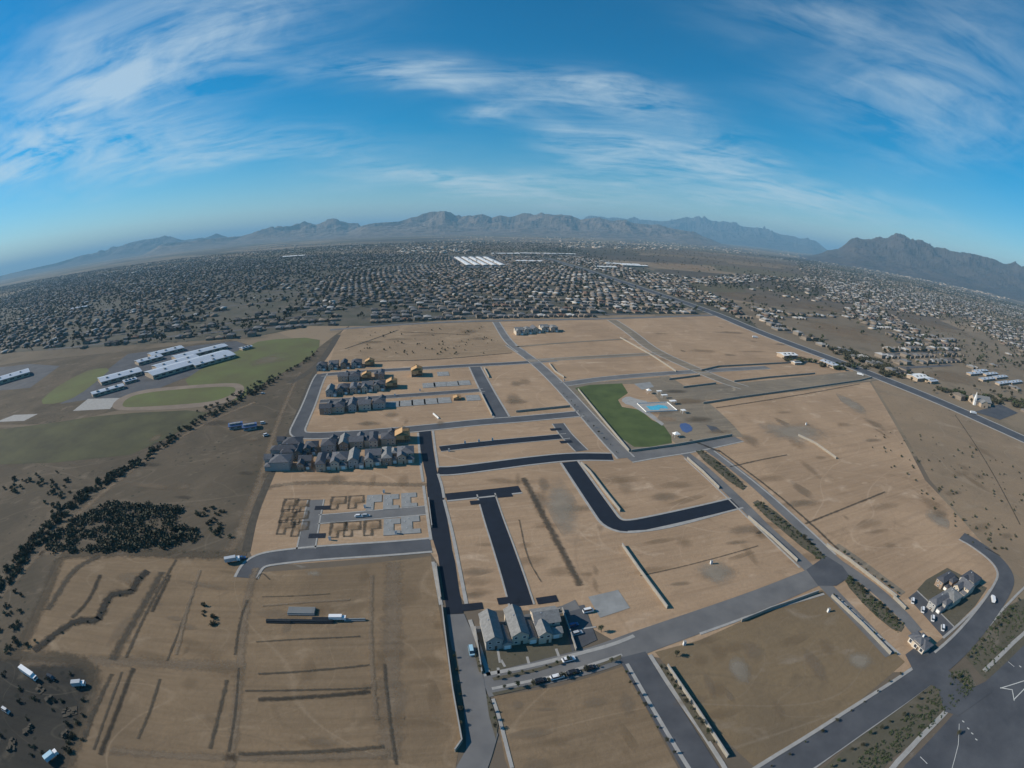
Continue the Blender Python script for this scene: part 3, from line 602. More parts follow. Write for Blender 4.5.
# ------------------------------------------------------------------ mountains (real relief, 11-30 km away)
def mountain(name, sil, dist, depth, m, seed, rough=1.0):
    """sil: list of (photo x, photo y of the crest); real ridge at that bearing"""
    rnd = np.random.RandomState(seed)
    az = []; hh = []
    for (x, y) in sil:
        d = ray(x, y); az.append(math.atan2(d.x, d.y)); hh.append(max(0, dist*math.tan(math.asin(d.z/d.length))+H))
    az = np.array(az); hh = np.array(hh); nu = 620; nv = 56
    A = np.linspace(az[0], az[-1], nu); Hc = np.interp(A, az, hh)
    def fbm(x, y, o=6):
        s = 0; a = 1; tot = 0
        for k in range(o):
            f = 2**k; xi = x*f; yi = y*f; x0 = np.floor(xi).astype(int); y0 = np.floor(yi).astype(int); fx = xi-x0; fy = yi-y0
            fx = fx*fx*(3-2*fx); fy = fy*fy*(3-2*fy)
            def h(i, j): v = np.sin((i*127.1+j*311.7+seed*17.3+k*7.7))*43758.5453; return v-np.floor(v)
            n = (h(x0, y0)*(1-fx)+h(x0+1, y0)*fx)*(1-fy)+(h(x0, y0+1)*(1-fx)+h(x0+1, y0+1)*fx)*fy
            s = s+a*(1-abs(2*n-1)); tot += a; a *= .52
        return s/tot
    v = []; 
    for j in range(nv):
        t = -1+2*j/(nv-1)                       # -1 near foot, 0 crest, 1 far foot
        r = dist+t*depth
        prof = (1-abs(t))**1.9
        X = r*np.sin(A); Y = r*np.cos(A)
        n = fbm(X/1500, Y/1500, 7)
        z = Hc*(prof*(.86+.5*(n-.6)) + 1.0*(1-abs(t))**1.2*(n-.62)*(abs(t) < .97))
        if abs(t) < .03: z = Hc*(.97+.22*(fbm(X/500, Y/500, 5)-.6))
        z = z - 3*(abs(t) > .95)
        z = np.maximum(z, -3)*np.clip(np.minimum(np.arange(nu), nu-1-np.arange(nu))/(.09*nu), 0, 1)**1.3
        v += list(zip(X.tolist(), Y.tolist(), z.tolist()))
    f = [(j*nu+i, j*nu+i+1, (j+1)*nu+i+1, (j+1)*nu+i) for j in range(nv-1) for i in range(nu-1)]
    mb = MB(); mb.faces(v, f); o = mb.build(name, m); o.data.flip_normals() if o.data.polygons[500].normal.z < 0 else None
    return meta(o, kind='structure')
MT = mat('mountain_rock', (.18, .135, .1), .95, 0, .0022, col2=(.10, .08, .062), bump=90, bscale=.004)
MT2 = mat('mountain_rock_dark', (.085, .068, .06), .95, 0, .0022, col2=(.05, .044, .042), bump=90, bscale=.004)
mountain('mountain_range', [(325, 231), (350, 228), (375, 223), (400, 221), (418, 216), (432, 211.5), (445, 211.5), (457, 217), (470, 216), (482, 214.5), (492, 217), (500, 214), (510, 216), (522, 213), (548, 214), (560, 215), (572, 215), (580, 219), (600, 218), (612, 221), (625, 219.5), (640, 224), (660, 227), (690, 231), (730, 237)], 13500, 3800, MT, 3)
mountain('mountain_range', [(140, 247), (170, 243), (205, 240), (220, 238), (240, 236), (262, 230), (290, 226), (305, 221.5), (316, 225), (336, 219.5), (348, 223), (358, 223.5), (368, 229), (380, 231)], 15000, 3000, MT, 9)
mountain('mountain_range', [(-60, 300), (0, 276), (30, 269), (60, 262), (85, 254.5), (100, 252), (112, 249), (128, 243), (145, 240), (170, 237.5), (185, 240), (205, 238), (216, 233.5), (232, 238), (255, 236)], 20000, 4200, MT2, 5)
mountain('mountain_range', [(560, 224), (590, 216), (615, 218), (640, 220), (670, 221), (685, 218), (700, 217), (712, 221), (730, 224), (760, 228), (780, 234), (800, 238), (840, 243)], 24000, 4500, MT2, 13)
mountain('mountain_range', [(800, 251), (822, 251), (838, 249), (846, 243.5), (851, 239.5), (857, 237.5), (875, 239), (888, 240.5), (895, 237), (905, 236), (915, 240), (930, 246), (950, 251), (975, 255), (990, 258), (1003, 264), (1020, 266), (1060, 280), (1100, 298)], 10500, 3200, MT2, 21)
# ------------------------------------------------------------------ haze
hz = MB(); hz.box(-70000, 70000, -70000, 70000, -2, 1090)
hm = bpy.data.materials.new('air'); hm.use_nodes = True; t = hm.node_tree; t.nodes.clear()
ho = t.nodes.new('ShaderNodeOutputMaterial'); pv = t.nodes.new('ShaderNodeVolumePrincipled'); pv.inputs['Color'].default_value = (.38, .73, 1, 1); pv.inputs['Density'].default_value = 5.4e-5; pv.inputs['Anisotropy'].default_value = 0
t.links.new(pv.outputs[0], ho.inputs['Volume'])
meta(hz.build('haze', hm), kind='stuff')
# the ground disc must stay inside the haze box

# ------------------------------------------------------------------ houses
GRID = R(12)                                        # tract grid: local x runs along bearing 78
def gable(wmb, rmb, x0, x1, y0, y1, z, rise, axis='y', ov=.45, th=.16):
    if axis == 'y':
        xm = (x0+x1)/2
        for (y, s) in ((y0, 1), (y1, -1)): wmb.poly([(x0, y, z), (x1, y, z), (xm, y, z+rise)][::s])
        k = rise/(xm-x0); e = ov*k
        for sx, xe in ((-1, x0-ov), (1, x1+ov)):
            a = [(xe, y0-ov, z-e), (xe, y1+ov, z-e), (xm, y1+ov, z+rise), (xm, y0-ov, z+rise)]
            lo = a; hi = [(p[0], p[1], p[2]+th) for p in a]
            rmb.faces(lo+hi, [(4, 5, 6, 7), (0, 1, 5, 4), (1, 2, 6, 5), (2, 3, 7, 6), (3, 0, 4, 7), (3, 2, 1, 0)])
    else:
        ym = (y0+y1)/2
        for (x, s) in ((x0, -1), (x1, 1)): wmb.poly([(x, y0, z), (x, y1, z), (x, ym, z+rise)][::s])
        k = rise/(ym-y0); e = ov*k
        for ye in (y0-ov, y1+ov):
            a = [(x0-ov, ye, z-e), (x1+ov, ye, z-e), (x1+ov, ym, z+rise), (x0-ov, ym, z+rise)]
            hi = [(p[0], p[1], p[2]+th) for p in a]
            rmb.faces(a+hi, [(4, 5, 6, 7), (0, 1, 5, 4), (1, 2, 6, 5), (2, 3, 7, 6), (3, 0, 4, 7), (3, 2, 1, 0)])
def hip(rmb, x0, x1, y0, y1, z, rise, ov=.45):
    x0 -= ov; x1 += ov; y0 -= ov; y1 += ov; w, d = x1-x0, y1-y0
    if w < d: r0 = ((x0+x1)/2, y0+w/2); r1 = ((x0+x1)/2, y1-w/2)
    else: r0 = (x0+d/2, (y0+y1)/2); r1 = (x1-d/2, (y0+y1)/2)
    v = [(x0, y0, z), (x1, y0, z), (x1, y1, z), (x0, y1, z), (r0[0], r0[1], z+rise), (r1[0], r1[1], z+rise)]
    v += [(x0, y0, z-.15), (x1, y0, z-.15), (x1, y1, z-.15), (x0, y1, z-.15)]
    if w < d: f = [(0, 1, 4), (1, 2, 5, 4), (2, 3, 5), (3, 0, 4, 5)]
    else: f = [(0, 1, 5, 4), (1, 2, 5), (2, 3, 4, 5), (3, 0, 4)]
    f += [(6, 7, 1, 0), (7, 8, 2, 1), (8, 9, 3, 2), (9, 6, 0, 3), (9, 8, 7, 6)]
    rmb.faces(v, f)
def window(parent, x, y, z, w, h, face):            # face: 'f' front -y, 'b' back, 'l', 'r'
    fr = MB(); gl = MB(); t = .06; o = {'f': (0, -1), 'b': (0, 1), 'l': (-1, 0), 'r': (1, 0)}[face]
    def pane(mb, ww, hh, d0, d1, cx=0, cz=0):
        if o[0] == 0: mb.box(cx-ww/2, cx+ww/2, min(o[1]*d0, o[1]*d1), max(o[1]*d0, o[1]*d1), cz-hh/2, cz+hh/2)
        else: mb.box(min(o[0]*d0, o[0]*d1), max(o[0]*d0, o[0]*d1), cx-ww/2, cx+ww/2, cz-hh/2, cz+hh/2)
    for s in (-1, 1): pane(fr, .14, h+.14, 0, t, s*w/2, 0); pane(fr, w, .14, 0, t, 0, s*h/2)
    pane(gl, w-.1, h-.1, 0, .03)
    f = fr.build('window', M['white'], parent, (x, y, z)); gl.build('pane', M['glass'], f)
def house(kind, stucco, roof):
    """one model of two-storey tract house; front faces -y"""
    root = link('house'); wmb = MB(); rmb = MB(); z2 = 5.6
    if kind == 0:      # long gable with a garage wing
        wmb.box(-4.6, 2.2, -8, 8.5, 0, z2); gable(wmb, rmb, -4.6, 2.2, -8, 8.5, z2, 2.3, 'y')
        wmb.box(2.2, 5.6, -8.6, 1.5, 0, 3.2); gable(wmb, rmb, 2.2, 5.6, -8.6, 1.5, 3.2, 1.1, 'y', .3)
        gx, gy, wz = 3.9, -8.6, [(-3, -8, 4.2), (.4, -8, 4.2), (-3, -8, 1.6)]
    elif kind == 1:    # hip roof block with a front gable
        wmb.box(-5.4, 5.4, -4, 8, 0, z2); hip(rmb, -5.4, 5.4, -4, 8, z2, 2.4)
        wmb.box(-5.4, .2, -8.6, -4, 0, z2-.01); gable(wmb, rmb, -5.4, .2, -8.6, -4, z2-.01, 1.9, 'y')
        wmb.box(.2, 5.4, -7.6, -4, 0, 3.0); hip(rmb, .2, 5.4, -7.6, -3.6, 3.0, 1.2, .35)
        gx, gy, wz = 2.8, -7.6, [(-4, -8.6, 4.3), (-1.6, -8.6, 4.3), (2.8, -4, 4.6)]
    elif kind == 2:    # cross gable
        wmb.box(-5.2, 5.2, -2, 7.5, 0, z2); gable(wmb, rmb, -5.2, 5.2, -2, 7.5, z2, 2.5, 'x')
        wmb.box(-5.2, 0, -8.4, -2, 0, z2-.3); gable(wmb, rmb, -5.2, 0, -8.4, -1, z2-.3, 1.9, 'y')
        wmb.box(0, 5.2, -6.5, -2, 0, 2.9); gable(wmb, rmb, 0, 5.2, -6.5, -2, 2.9, 1.1, 'x', .3)
        gx, gy, wz = 2.6, -6.5, [(-4, -8.4, 4.1), (-1.4, -8.4, 4.1), (2.4, -2, 4.5)]
    else:              # narrow L shape
        wmb.box(-4.8, 1.5, -8.5, 9, 0, z2); hip(rmb, -4.8, 1.5, -8.5, 9, z2, 1.9)
        wmb.box(1.5, 5.2, -1, 7, 0, z2-.2); hip(rmb, 1.2, 5.2, -1, 7, z2-.2, 1.5)
        wmb.box(1.5, 5.2, -6, -1, 0, 2.9); hip(rmb, 1.5, 5.2, -6, -.8, 2.9, 1.0, .3)
        gx, gy, wz = 3.4, -6, [(-3.4, -8.5, 4.2), (-.4, -8.5, 4.2), (-1.8, -8.5, 1.5)]
    wmb.build('wall', STUCCO[stucco], root); rf = rmb.build('roof', ROOF[roof], root)
    v = MB(); v.box(-2.2, -1.9, 2, 2.3, z2+.6, z2+2.6); v.build('vent', M['metal_roof'], rf)
    gmb = MB(); gmb.box(gx-1.25, gx+1.25, gy-.06, gy+.02, 0, 2.2)
    for k in range(3): gmb.box(gx-1.2, gx+1.2, gy-.085, gy-.055, .1+k*.72, .72+k*.72)
    gmb.build('garage_door', M['white'], root)
    dmb = MB(); dmb.box(-.5, .5, -.05, .02, 0, 2.1); dr = dmb.build('door', M['bark'], root, (wz[0][0]+2.4, wz[0][1], .05))
    hb = MB(); hb.box(.32, .4, -.11, -.05, 1.0, 1.12); hb.build('handle', M['metal_roof'], dr)
    for (x, y, z) in wz: window(root, x, y, z, 1.3, 1.2, 'f')
    bk = {0: 8.5, 1: 8, 2: 7.5, 3: 9}[kind]
    for x in (-3.2, .3): window(root, x, bk, 4.2, 1.3, 1.2, 'b'); window(root, x, bk, 1.5, 1.7, 1.4, 'b')
    xl = {0: -4.6, 1: -5.4, 2: -5.2, 3: -4.8}[kind]
    for y in (1.5, 5.5): window(root, xl, y, 4.2, 1.0, 1.1, 'l')
    window(root, {0: 2.2, 1: 5.4, 2: 5.2, 3: 5.2}[kind], 5, 4.2, 1.0, 1.1, 'r')
    return root
def dup(o, parent=None):
    c = o.copy(); COL.objects.link(c); c.parent = parent
    for ch in o.children: dup(ch, c)
    return c
_proto = {}
def place_house(p, kind, st, rf, label, group=None, rz=0, s=1.0, cat='house', grid=None):
    k = (kind, st, rf)
    if k not in _proto: _proto[k] = house(*k); o = _proto[k]
    else: o = dup(_proto[k])
    o.location = at(*p); o.location.z = .07; o.rotation_euler = (0, 0, (GRID if grid is None else grid)+rz); o.scale = (s, s, s)
    for key in ('label', 'category', 'group', 'kind'):
        if key in o: del o[key]
    return meta(o, label, cat, group)
RN = ['slate', 'grey', 'brown', 'charcoal']
ORD = ['leftmost', 'second from left', 'third from left', 'fourth from left', 'fifth from left', 'sixth from left', 'seventh from left', 'eighth from left', 'ninth from left']
G_TR = 'new houses of the tract'
def row(pts, where, kinds, sts, rfs, rz=0, s=1.0):
    for i, p in enumerate(pts):
        k, st, rf = kinds[i % len(kinds)], sts[i % len(sts)], rfs[i % len(rfs)]
        place_house(p, k, st, rf, '%s house, %s roofed, in the row %s' % (ORD[i], RN[rf], where), G_TR, rz, s)
row([(325, 466), (340.5, 464.5), (356.5, 463), (374, 461.5), (390, 460), (406, 458.5)], 'backing onto the dirt band below', [3, 1, 0, 2, 3, 1], [0, 1, 2, 1, 3, 0], [3, 0, 1, 0, 1, 0], 0, 1.0)
row([(330, 448), (343.5, 446.5), (357.5, 444.5), (372, 443), (389, 441.5)], 'facing the long grey street from below', [1, 0, 2, 3, 1], [2, 3, 0, 1, 0], [3, 1, 0, 3, 3], math.pi, .95)
row([(327, 411.5), (339, 410), (352, 408.5), (365.5, 407.5), (379.5, 406)], 'just below the middle inner street', [2, 1, 0, 2, 1], [3, 0, 2, 1, 2], [3, 3, 0, 0, 3], math.pi, 1.0)
row([(332, 394), (344, 392), (356, 391), (368, 390), (380, 388.5)], 'just above the middle inner street', [0, 1, 3, 2, 1], [2, 3, 0, 1, 0], [1, 3, 0, 0, 3], 0, 1.0)
row([(344, 379.5), (355, 379), (380, 377)], 'just below the top loop street', [2, 1, 3], [0, 2, 3], [0, 3, 3], math.pi, 1.0)
row([(322.5, 369), (334, 368), (345.5, 367), (357, 366)], 'above the top loop street', [1, 2, 0, 1], [2, 0, 3, 2], [3, 0, 3, 3], 0, 1.0)
for i, (p, k, rf) in enumerate((((279, 467), 1, 0), ((285, 457), 3, 3), ((291, 448.5), 1, 3))):
    place_house(p, k, 2, rf, ['blue grey house at the lower left corner of the tract beside the channel', 'dark house in the middle of the three along the channel wall', 'dark house at the bend of the grey loop street by the channel'][i], G_TR, -math.pi/2, 1.12)
for i, (p, k, rf) in enumerate((((306, 466), 2, 3), ((312, 451), 1, 3), ((301, 455), 0, 3))):
    place_house(p, k, 3, rf, ['dark roofed house behind the blue grey corner house, right of it', 'dark roofed house set back below the loop street corner', 'charcoal roofed house wedged between the channel houses and the rows'][i], G_TR, 0, .85)
# model homes by the gravel pad
for (p, k, st, rf, rz, lb) in (((494, 636), 0, 2, 1, 0, 'grey model home with a long pale gable roof, nearest the street corner'), ((519, 631), 0, 1, 1, 0, 'grey model home with the longest pale ridge, middle of the three'), ((546, 629), 2, 1, 1, 0, 'model home with a cross gable beside the small car park')):
    place_house(p, k, st, rf, lb, 'three model homes', rz, .96)
sheet('parking_lot', P((562, 609), (584, 605), (597, 640), (572, 652)), 'asphalt_mid', .1)
sheet('front_yard', P((476, 676), (474, 642), (500, 636), (560, 622), (575, 651), (520, 665)), 'strip', .085)
for pp_ in ([(481, 668), (478, 640)], [(505, 667), (501, 660)], [(500, 663), (494, 628)]): walk(pp_, .9)
for pp_, lb_ in (([(475, 629), (478, 648), (482, 674)], 'low wall left of the model homes'), ([(562, 610), (569, 630), (576, 651)], 'pale wall between the model homes and their car park'), ([(484, 628), (497, 626)], 'short garden wall behind the first model home'), ([(508, 620), (517, 618)], 'short garden wall behind the middle model home'), ([(530, 618), (560, 611)], 'garden wall behind the cross gabled model home')):
    wall(pp_, lb_, 1.6, .3)
# far small cluster beyond the park
for i, (p, k, st, rf) in enumerate((((519, 334), 2, 1, 1), ((527, 333), 1, 1, 1), ((535, 332), 0, 1, 0), ((544, 331), 2, 1, 1), ((553, 331), 1, 0, 1))):
    place_house(p, k, st, rf, '%s of five grey houses on the far edge of the empty lots' % ORD[i], 'far cluster of five houses', 0, 1.15)
# south-east cluster
SEG = 'houses of the lower right cluster'
for (p, k, st, rf, rz, lb) in (((938, 607), 3, 2, 0, 0, 'blue grey house beside the white vehicles, left in the lower right cluster'), ((948, 602), 1, 1, 1, 0, 'grey house in the middle of the lower right cluster'),
        ((962, 592), 2, 1, 0, 0, 'house with a lit cream gable, right end of the lower right cluster'), ((968, 584), 1, 2, 3, 0, 'dark house at the back right of the lower right cluster'), ((945, 585), 3, 3, 3, 0, 'small dark house at the upper left back of the lower right cluster')):
    place_house(p, k, st, rf, lb, SEG, rz+R(-90), .78)
def gatehouse():
    r = link('gatehouse'); w = MB(); rf = MB()
    w.box(-5, 5, -3, 3, 0, 3.4); hip(rf, -5, 5, -3, 3, 3.4, 1.8, .8)
    w.box(-2, 2, -3.4, 3.4, 0, 4.4); hip(rf, -2, 2, -3.4, 3.4, 4.4, 1.3, .6)
    w.build('wall', STUCCO[1], r); q = rf.build('roof', ROOF[0], r); v = MB(); v.box(-.4, .4, -.4, .4, 5.5, 6.6); v.build('cupola', M['white'], q)
    for x in (-3.6, 0, 3.6): window(r, x, -3 if x else -3.4, 1.7, 1.7, 1.8, 'f'); window(r, x, 3 if x else 3.4, 1.7, 1.4, 1.5, 'b')
    window(r, -5, 0, 1.8, 1.8, 1.5, 'l')
    d = MB(); d.box(-.5, .5, -.05, .02, 0, 2.1); d.build('door', M['bark'], r, (1.4, -3.4, .02))
    r.location = at(918, 646); r.rotation_euler = (0, 0, R(-78)); return meta(r, 'small cream gatehouse with a blue grey hip roof on the boulevard median end', 'gatehouse')
gatehouse()
# framed houses of raw lumber
def framed():
    r = link('framed_house'); w = MB(); w.box(-4.8, 4.8, -6, 6, 2.75, 3.0); w.box(-4.8, 4.8, -6, 6, 5.6, 5.75)
    for x in np.arange(-4.8, 4.81, 1.2):
        for y in (-6, 6): w.box(x-.1, x+.1, y-.1, y+.1, 0, 2.75); w.box(x-.1, x+.1, y-.1, y+.1, 3, 5.6)
    for y in np.arange(-6, 6.01, 1.2):
        for x in (-4.8, 4.8): w.box(x-.1, x+.1, y-.1, y+.1, 0, 2.75); w.box(x-.1, x+.1, y-.1, y+.1, 3, 5.6)
    w.build('stud_frame', M['wood'], r)
    sh = MB(); sh.box(-4.95, -4.9, -6, 2, 0, 5.6); sh.box(-4.7, 1, -6.17, -6.12, 2.9, 5.6); sh.box(4.92, 4.97, -3, 6, 0, 3); sh.box(-4.5, 3, 6.12, 6.17, 0, 5.6); sh.build('sheathing', M['wood'], r)
    sl = MB(); sl.box(-5.2, 5.2, -6.4, 6.4, -.06, .18); sl.build('slab', M['slab'], r)
    for y in np.arange(-6, 6.1, 1.5):
        t = MB(); 
        for s in (-1, 1): t.faces([(s*5.4, y-.08, 5.5), (s*5.4, y+.08, 5.5), (0, y+.08, 8.1), (0, y-.08, 8.1), (s*5.4, y-.08, 5.75), (s*5.4, y+.08, 5.75), (0, y+.08, 8.35), (0, y-.08, 8.35)], [(0, 1, 2, 3), (4, 5, 6, 7), (0, 4, 7, 3), (1, 5, 6, 2), (0, 1, 5, 4)])
        t.box(-5.2, 5.2, y-.06, y+.06, 5.76, 5.9); t.build('roof_truss', M['wood'], r)
    dk = MB(); dk.faces([(-5.4, -6.2, 5.9), (0, -6.2, 8.5), (0, 3, 8.5), (-5.4, 3, 5.9), (-5.4, -6.2, 5.8), (0, -6.2, 8.4), (0, 3, 8.4), (-5.4, 3, 5.8)], [(0, 1, 2, 3), (7, 6, 5, 4), (0, 4, 5, 1), (3, 2, 6, 7), (0, 3, 7, 4)]); dk.build('roof_decking', M['wood'], r)
    return r
fr0 = framed()
for i, (p, s, lb) in enumerate((((403, 440), 1.05, 'house of bare orange lumber at the street corner by the black asphalt'), ((392, 387), 1.05, 'house of bare orange lumber right of the dark house above the inner street'), ((367, 378.5), .9, 'house of bare orange lumber between dark roofs below the top street'),
        ((370, 365.5), 1.0, 'house of bare orange lumber at the right end above the top street'), ((417, 375), 1.15, 'house of bare orange lumber standing alone in the upper block'), ((457, 399), .62, 'small low lumber frame among the foundation slabs'))):
    o = fr0 if i == 0 else dup(fr0)
    o.location = at(*p); o.location.z = .08; o.rotation_euler = (0, 0, GRID); o.scale = (s, s, s)
    if i == 5: o.scale = (.7, .7, .4)
    meta(o, lb, 'unfinished house', 'houses framed in raw lumber')
# foundation slabs and form trenches
def slab(p, w, d, shape, lb, m='slab'):
    o = MB()
    if shape == 0: pts = [(-w/2, -d/2), (w/2, -d/2), (w/2, d/2), (-w/2, d/2)]
    elif shape == 1: pts = [(-w/2, -d/2), (0, -d/2), (0, 0), (w/2, 0), (w/2, d/2), (-w/2, d/2)]
    else: pts = [(-w/2, -d/2), (w/2, -d/2), (w/2, -d/4), (.1*w, -d/4), (.1*w, d/6), (w/2, d/6), (w/2, d/2), (-w/2, d/2)]
    o.prism(pts, -.02, .28)
    ob = o.build('foundation_slab', M[m], None, at(*p)+Vector((0, 0, .06)), GRID); meta(ob, lb, 'slab', 'concrete foundation slabs')
    for x, y in ((-w*.3, d*.2), (-w*.2, -d*.2), (-w*.1, d*.35)):
        q = MB(); q.cyl((x, y, .282), .12, .5, 6); q.build('pipe_stub', M['white'], ob)
for i, (p, w, d, s) in enumerate([((374, 502.5), 9, 17, 1), ((391, 502), 9, 17, 2), ((409, 500), 9, 16, 2)]):
    slab(p, w, d, s, '%s of three notched pale slabs above the short inner street' % ORD[i])
for i, (p, w, d, s) in enumerate([((392, 527), 9, 16, 2), ((410.5, 525), 10, 17, 2)]):
    slab(p, w, d, s, ['left', 'right'][i]+' of two notched pale slabs below the short inner street')
for i, p in enumerate([(393, 404.5), (406, 403.5), (418.5, 402.5), (431, 401.5), (444, 400.5), (473, 398)]):
    slab(p, 12.5, 15, 0, '%s of the square slabs below the middle inner street' % ORD[i])
for i, p in enumerate([(429, 385.5), (440, 384.5), (452.5, 384), (464, 383)]):
    slab(p, 12.5, 15, 0, '%s of the square slabs above the middle inner street' % ORD[i])
slab((443, 374), 12, 15, 0, 'lone square slab below the top street in the upper block')
for (x, y) in ((338, 503), (356, 502), (290, 505), (301, 506), (288, 516), (300, 518), (286, 527), (300, 529), (338, 530), (352, 529), (372, 528)):
    o = ribbon('footing_trench', [at(x, y)+Matrix.Rotation(GRID, 3, 'Z')@Vector((q[0], q[1], 0)) for q in ((-4, -7), (0, -7), (0, -1), (4, -1), (4, 7), (-4, 7), (-4, -7.6))], 1.9, 'ditch_strip', .2, 0); stain(x, y, 13, 15, 'lot_near_patch', GRID)
for (x, y) in ((322.5, 508), (317, 536), (472, 608-1), (478, 502.5), (504.5, 495.5), (508, 601.5-1), (547, 600), (556, 429.5), (566, 442)):
    a = at(x, y); sheet('drain_basin', [a+Matrix.Rotation(GRID, 3, 'Z')@Vector(q) for q in ((-4.5, -2.2, 0), (4.5, -2.2, 0), (4.5, 2.2, 0), (-4.5, 2.2, 0))], 'asphalt_new', .12)

# ------------------------------------------------------------------ larger buildings
def hall(p, L, Wd, h, az, label, cat='building', m='metal_roof', wm=0, group=None, bays=6, name='school_building'):
    h *= .72
    r = link(name); w = MB(); rf = MB(); w.box(-L/2, L/2, -Wd/2, Wd/2, 0, h); 
    gable(w, rf, -L/2, L/2, -Wd/2, Wd/2, h+.003, Wd*.07, 'x', .8, .3)
    rf.build('roof', M[m] if isinstance(m, str) else m, r); w.build('wall', STUCCO[wm], r)
    for k in range(bays):
        x = -L/2+(k+.5)*L/bays
        for s in (-1, 1):
            b = MB(); b.box(x-L/bays*.28, x+L/bays*.28, s*Wd/2-.04, s*Wd/2+.04, h*.35, h*.7); b.build('window', M['glass'], r)
    for k in range(3):
        b = MB(); x = -L/2+(k+.6)*L/3.4; b.box(x-1.5, x+1.5, -Wd*.2-1.2, -Wd*.2+1.2, h+Wd*.07*.4, h+Wd*.07*.6+1.5); b.build('roof_unit', M['slab'], r)
    r.location = at(*p); r.rotation_euler = (0, 0, R(90-az)); return meta(r, label, cat, group)
hall((190, 366), 118, 30, 7, 29, 'long pale roofed school building nearest the green field', bays=12)
hall((176, 364.5), 62, 24, 6, 29, 'pale roofed school block just behind the longest one', bays=6)
hall((200, 354), 80, 22, 6, 33, 'narrow pale school block at the back right of the school', bays=7)
hall((120, 378), 56, 28, 6, 35, 'pale school block at the front left above the court', bays=5)
hall((149, 361.5), 38, 18, 6, 30, 'small pale school block left of the back row', bays=4)
hall((166, 353.5), 52, 22, 6, 33, 'pale school block farthest back on the left', bays=4)
hall((130, 382), 16, 12, 4, 35, 'small pale shed in front of the school block', bays=2)
hall((108, 392), 40, 12, 5, 35, 'low pale school wing between the court and the front block', bays=5)
hall((214, 362.5), 60, 12, 6, 29, 'pale school wing at the right, close to the green field corner', bays=6)
hall((12, 379), 60, 34, 8, 32, 'wide pale building cut by the left edge of the picture', bays=5)
hall((246, 349), 16, 10, 4, 33, 'tiny shed by the corner of the green field', bays=2)
for i, p in enumerate(((236, 427.5), (250, 428.5))):
    hall(p, 11, 8, 4, 60, ['left', 'right'][i]+' of two blue roofed sheds on the dirt left of the tract', 'shed', M['court'], 2, 'two blue sheds', 2, 'shed')
hall((80, 309), 60, 22, 8, 62, 'bright roofed building alone in the dark far left suburb', bays=6, name='warehouse')
hall((294, 257), 150, 45, 10, 80, 'bright roofed hall far off at left centre', m='white', name='warehouse')
for i in range(5):
    x = 456+i*7.2; A_, B_ = at(x, 257.6), at(x+13+i*1.2, 265.8); Lg = (B_-A_).length; az_ = math.degrees(math.atan2(B_.x-A_.x, B_.y-A_.y))
    o_ = hall((x, 262), Lg, 21, 5, az_, '%s of the five parallel white storage sheds' % ORD[i], 'warehouse', 'white', 0, 'parallel white sheds in the distance', 10, 'warehouse'); o_.location = (A_+B_)/2
sheet('parking_lot', P((446, 256.5), (494, 256), (514, 267.5), (462, 268)), 'asphalt_mid', .1)
for i, (x, y, L) in enumerate(((506, 254.4, 160), (533, 254.2, 200), (560, 254.6, 180), (529, 262, 120), (622, 265, 160), (634, 266.5, 120), (605, 268, 90))):
    hall((x, y), L, 34, 8, 82, ['white hall straight behind the right end of the striped sheds', 'white hall next right of the striped sheds', 'white hall at the right end of the far white line', 'low white block in front of the far white line', 'white block left of the orange desert patch', 'white block touching the orange desert patch', 'short white block beside the far road'][i], 'warehouse', 'white', 0, None, 6, 'warehouse')
for i, (x, y) in enumerate(((980, 372), (990, 375), (1000, 378), (987, 380), (1003, 384), (1015, 383), (975, 374.5))):
    hall((x, y), 52, 9, 4, 78, 'pale school classroom block with a blue white roof by the right edge', 'building', 'metal_roof', 0, 'classroom rows by the right edge', 4, 'school_building')
hall((918, 379), 34, 20, 6, 78, 'white roofed building on the lot right of the arterial', m='white', name='shop')
hall((930, 382), 20, 16, 5, 78, 'smaller pale building right of the white roofed one', name='shop')
hall((787, 357), 26, 16, 6, 78, 'pale farm building on the small fenced plot by the arterial', m='white', name='barn', bays=2)
hall((830, 366), 28, 14, 6, 168, 'pale barn right of the farm plot by the arterial', name='barn', bays=2)
hall((796, 364), 12, 8, 4, 78, 'small white shed on the farm plot by the arterial', m='white', name='shed', bays=1)
def church():
    r = link('church'); w = MB(); rf = MB(); w.box(-14, 14, -9, 9, 0, 6); gable(w, rf, -14, 14, -9, 9, 6, 5, 'x', .8); w.box(-6, 6, -15, -9, 0, 5); gable(w, rf, -6, 6, -15, -8.5, 5, 3.4, 'y')
    w.build('wall', STUCCO[0], r); rf.build('roof', ROOF[1], r)
    s = MB(); s.box(-1.5, 1.5, -1.5, 1.5, 0, 8); s.faces([(-1.6, -1.6, 8), (1.6, -1.6, 8), (1.6, 1.6, 8), (-1.6, 1.6, 8), (0, 0, 17)], [(0, 1, 4), (1, 2, 4), (2, 3, 4), (3, 0, 4)]); s.build('steeple', M['white'], r, (-13, -8, 0))
    for x in (-9, 9): window(r, x, -9, 3, 1.5, 3, 'f')
    d = MB(); d.box(-1, 1, -.06, .02, 0, 2.6); d.build('door', M['bark'], r, (0, -15, .02))
    r.location = at(979, 404); r.rotation_euler = (0, 0, R(-20)); meta(r, 'grey roofed church with a thin white steeple beside the arterial road', 'church')
church()
sheet('parking_lot', P((975, 412), (1000, 404), (1018, 413), (1000, 420)), 'asphalt_mid', .1)
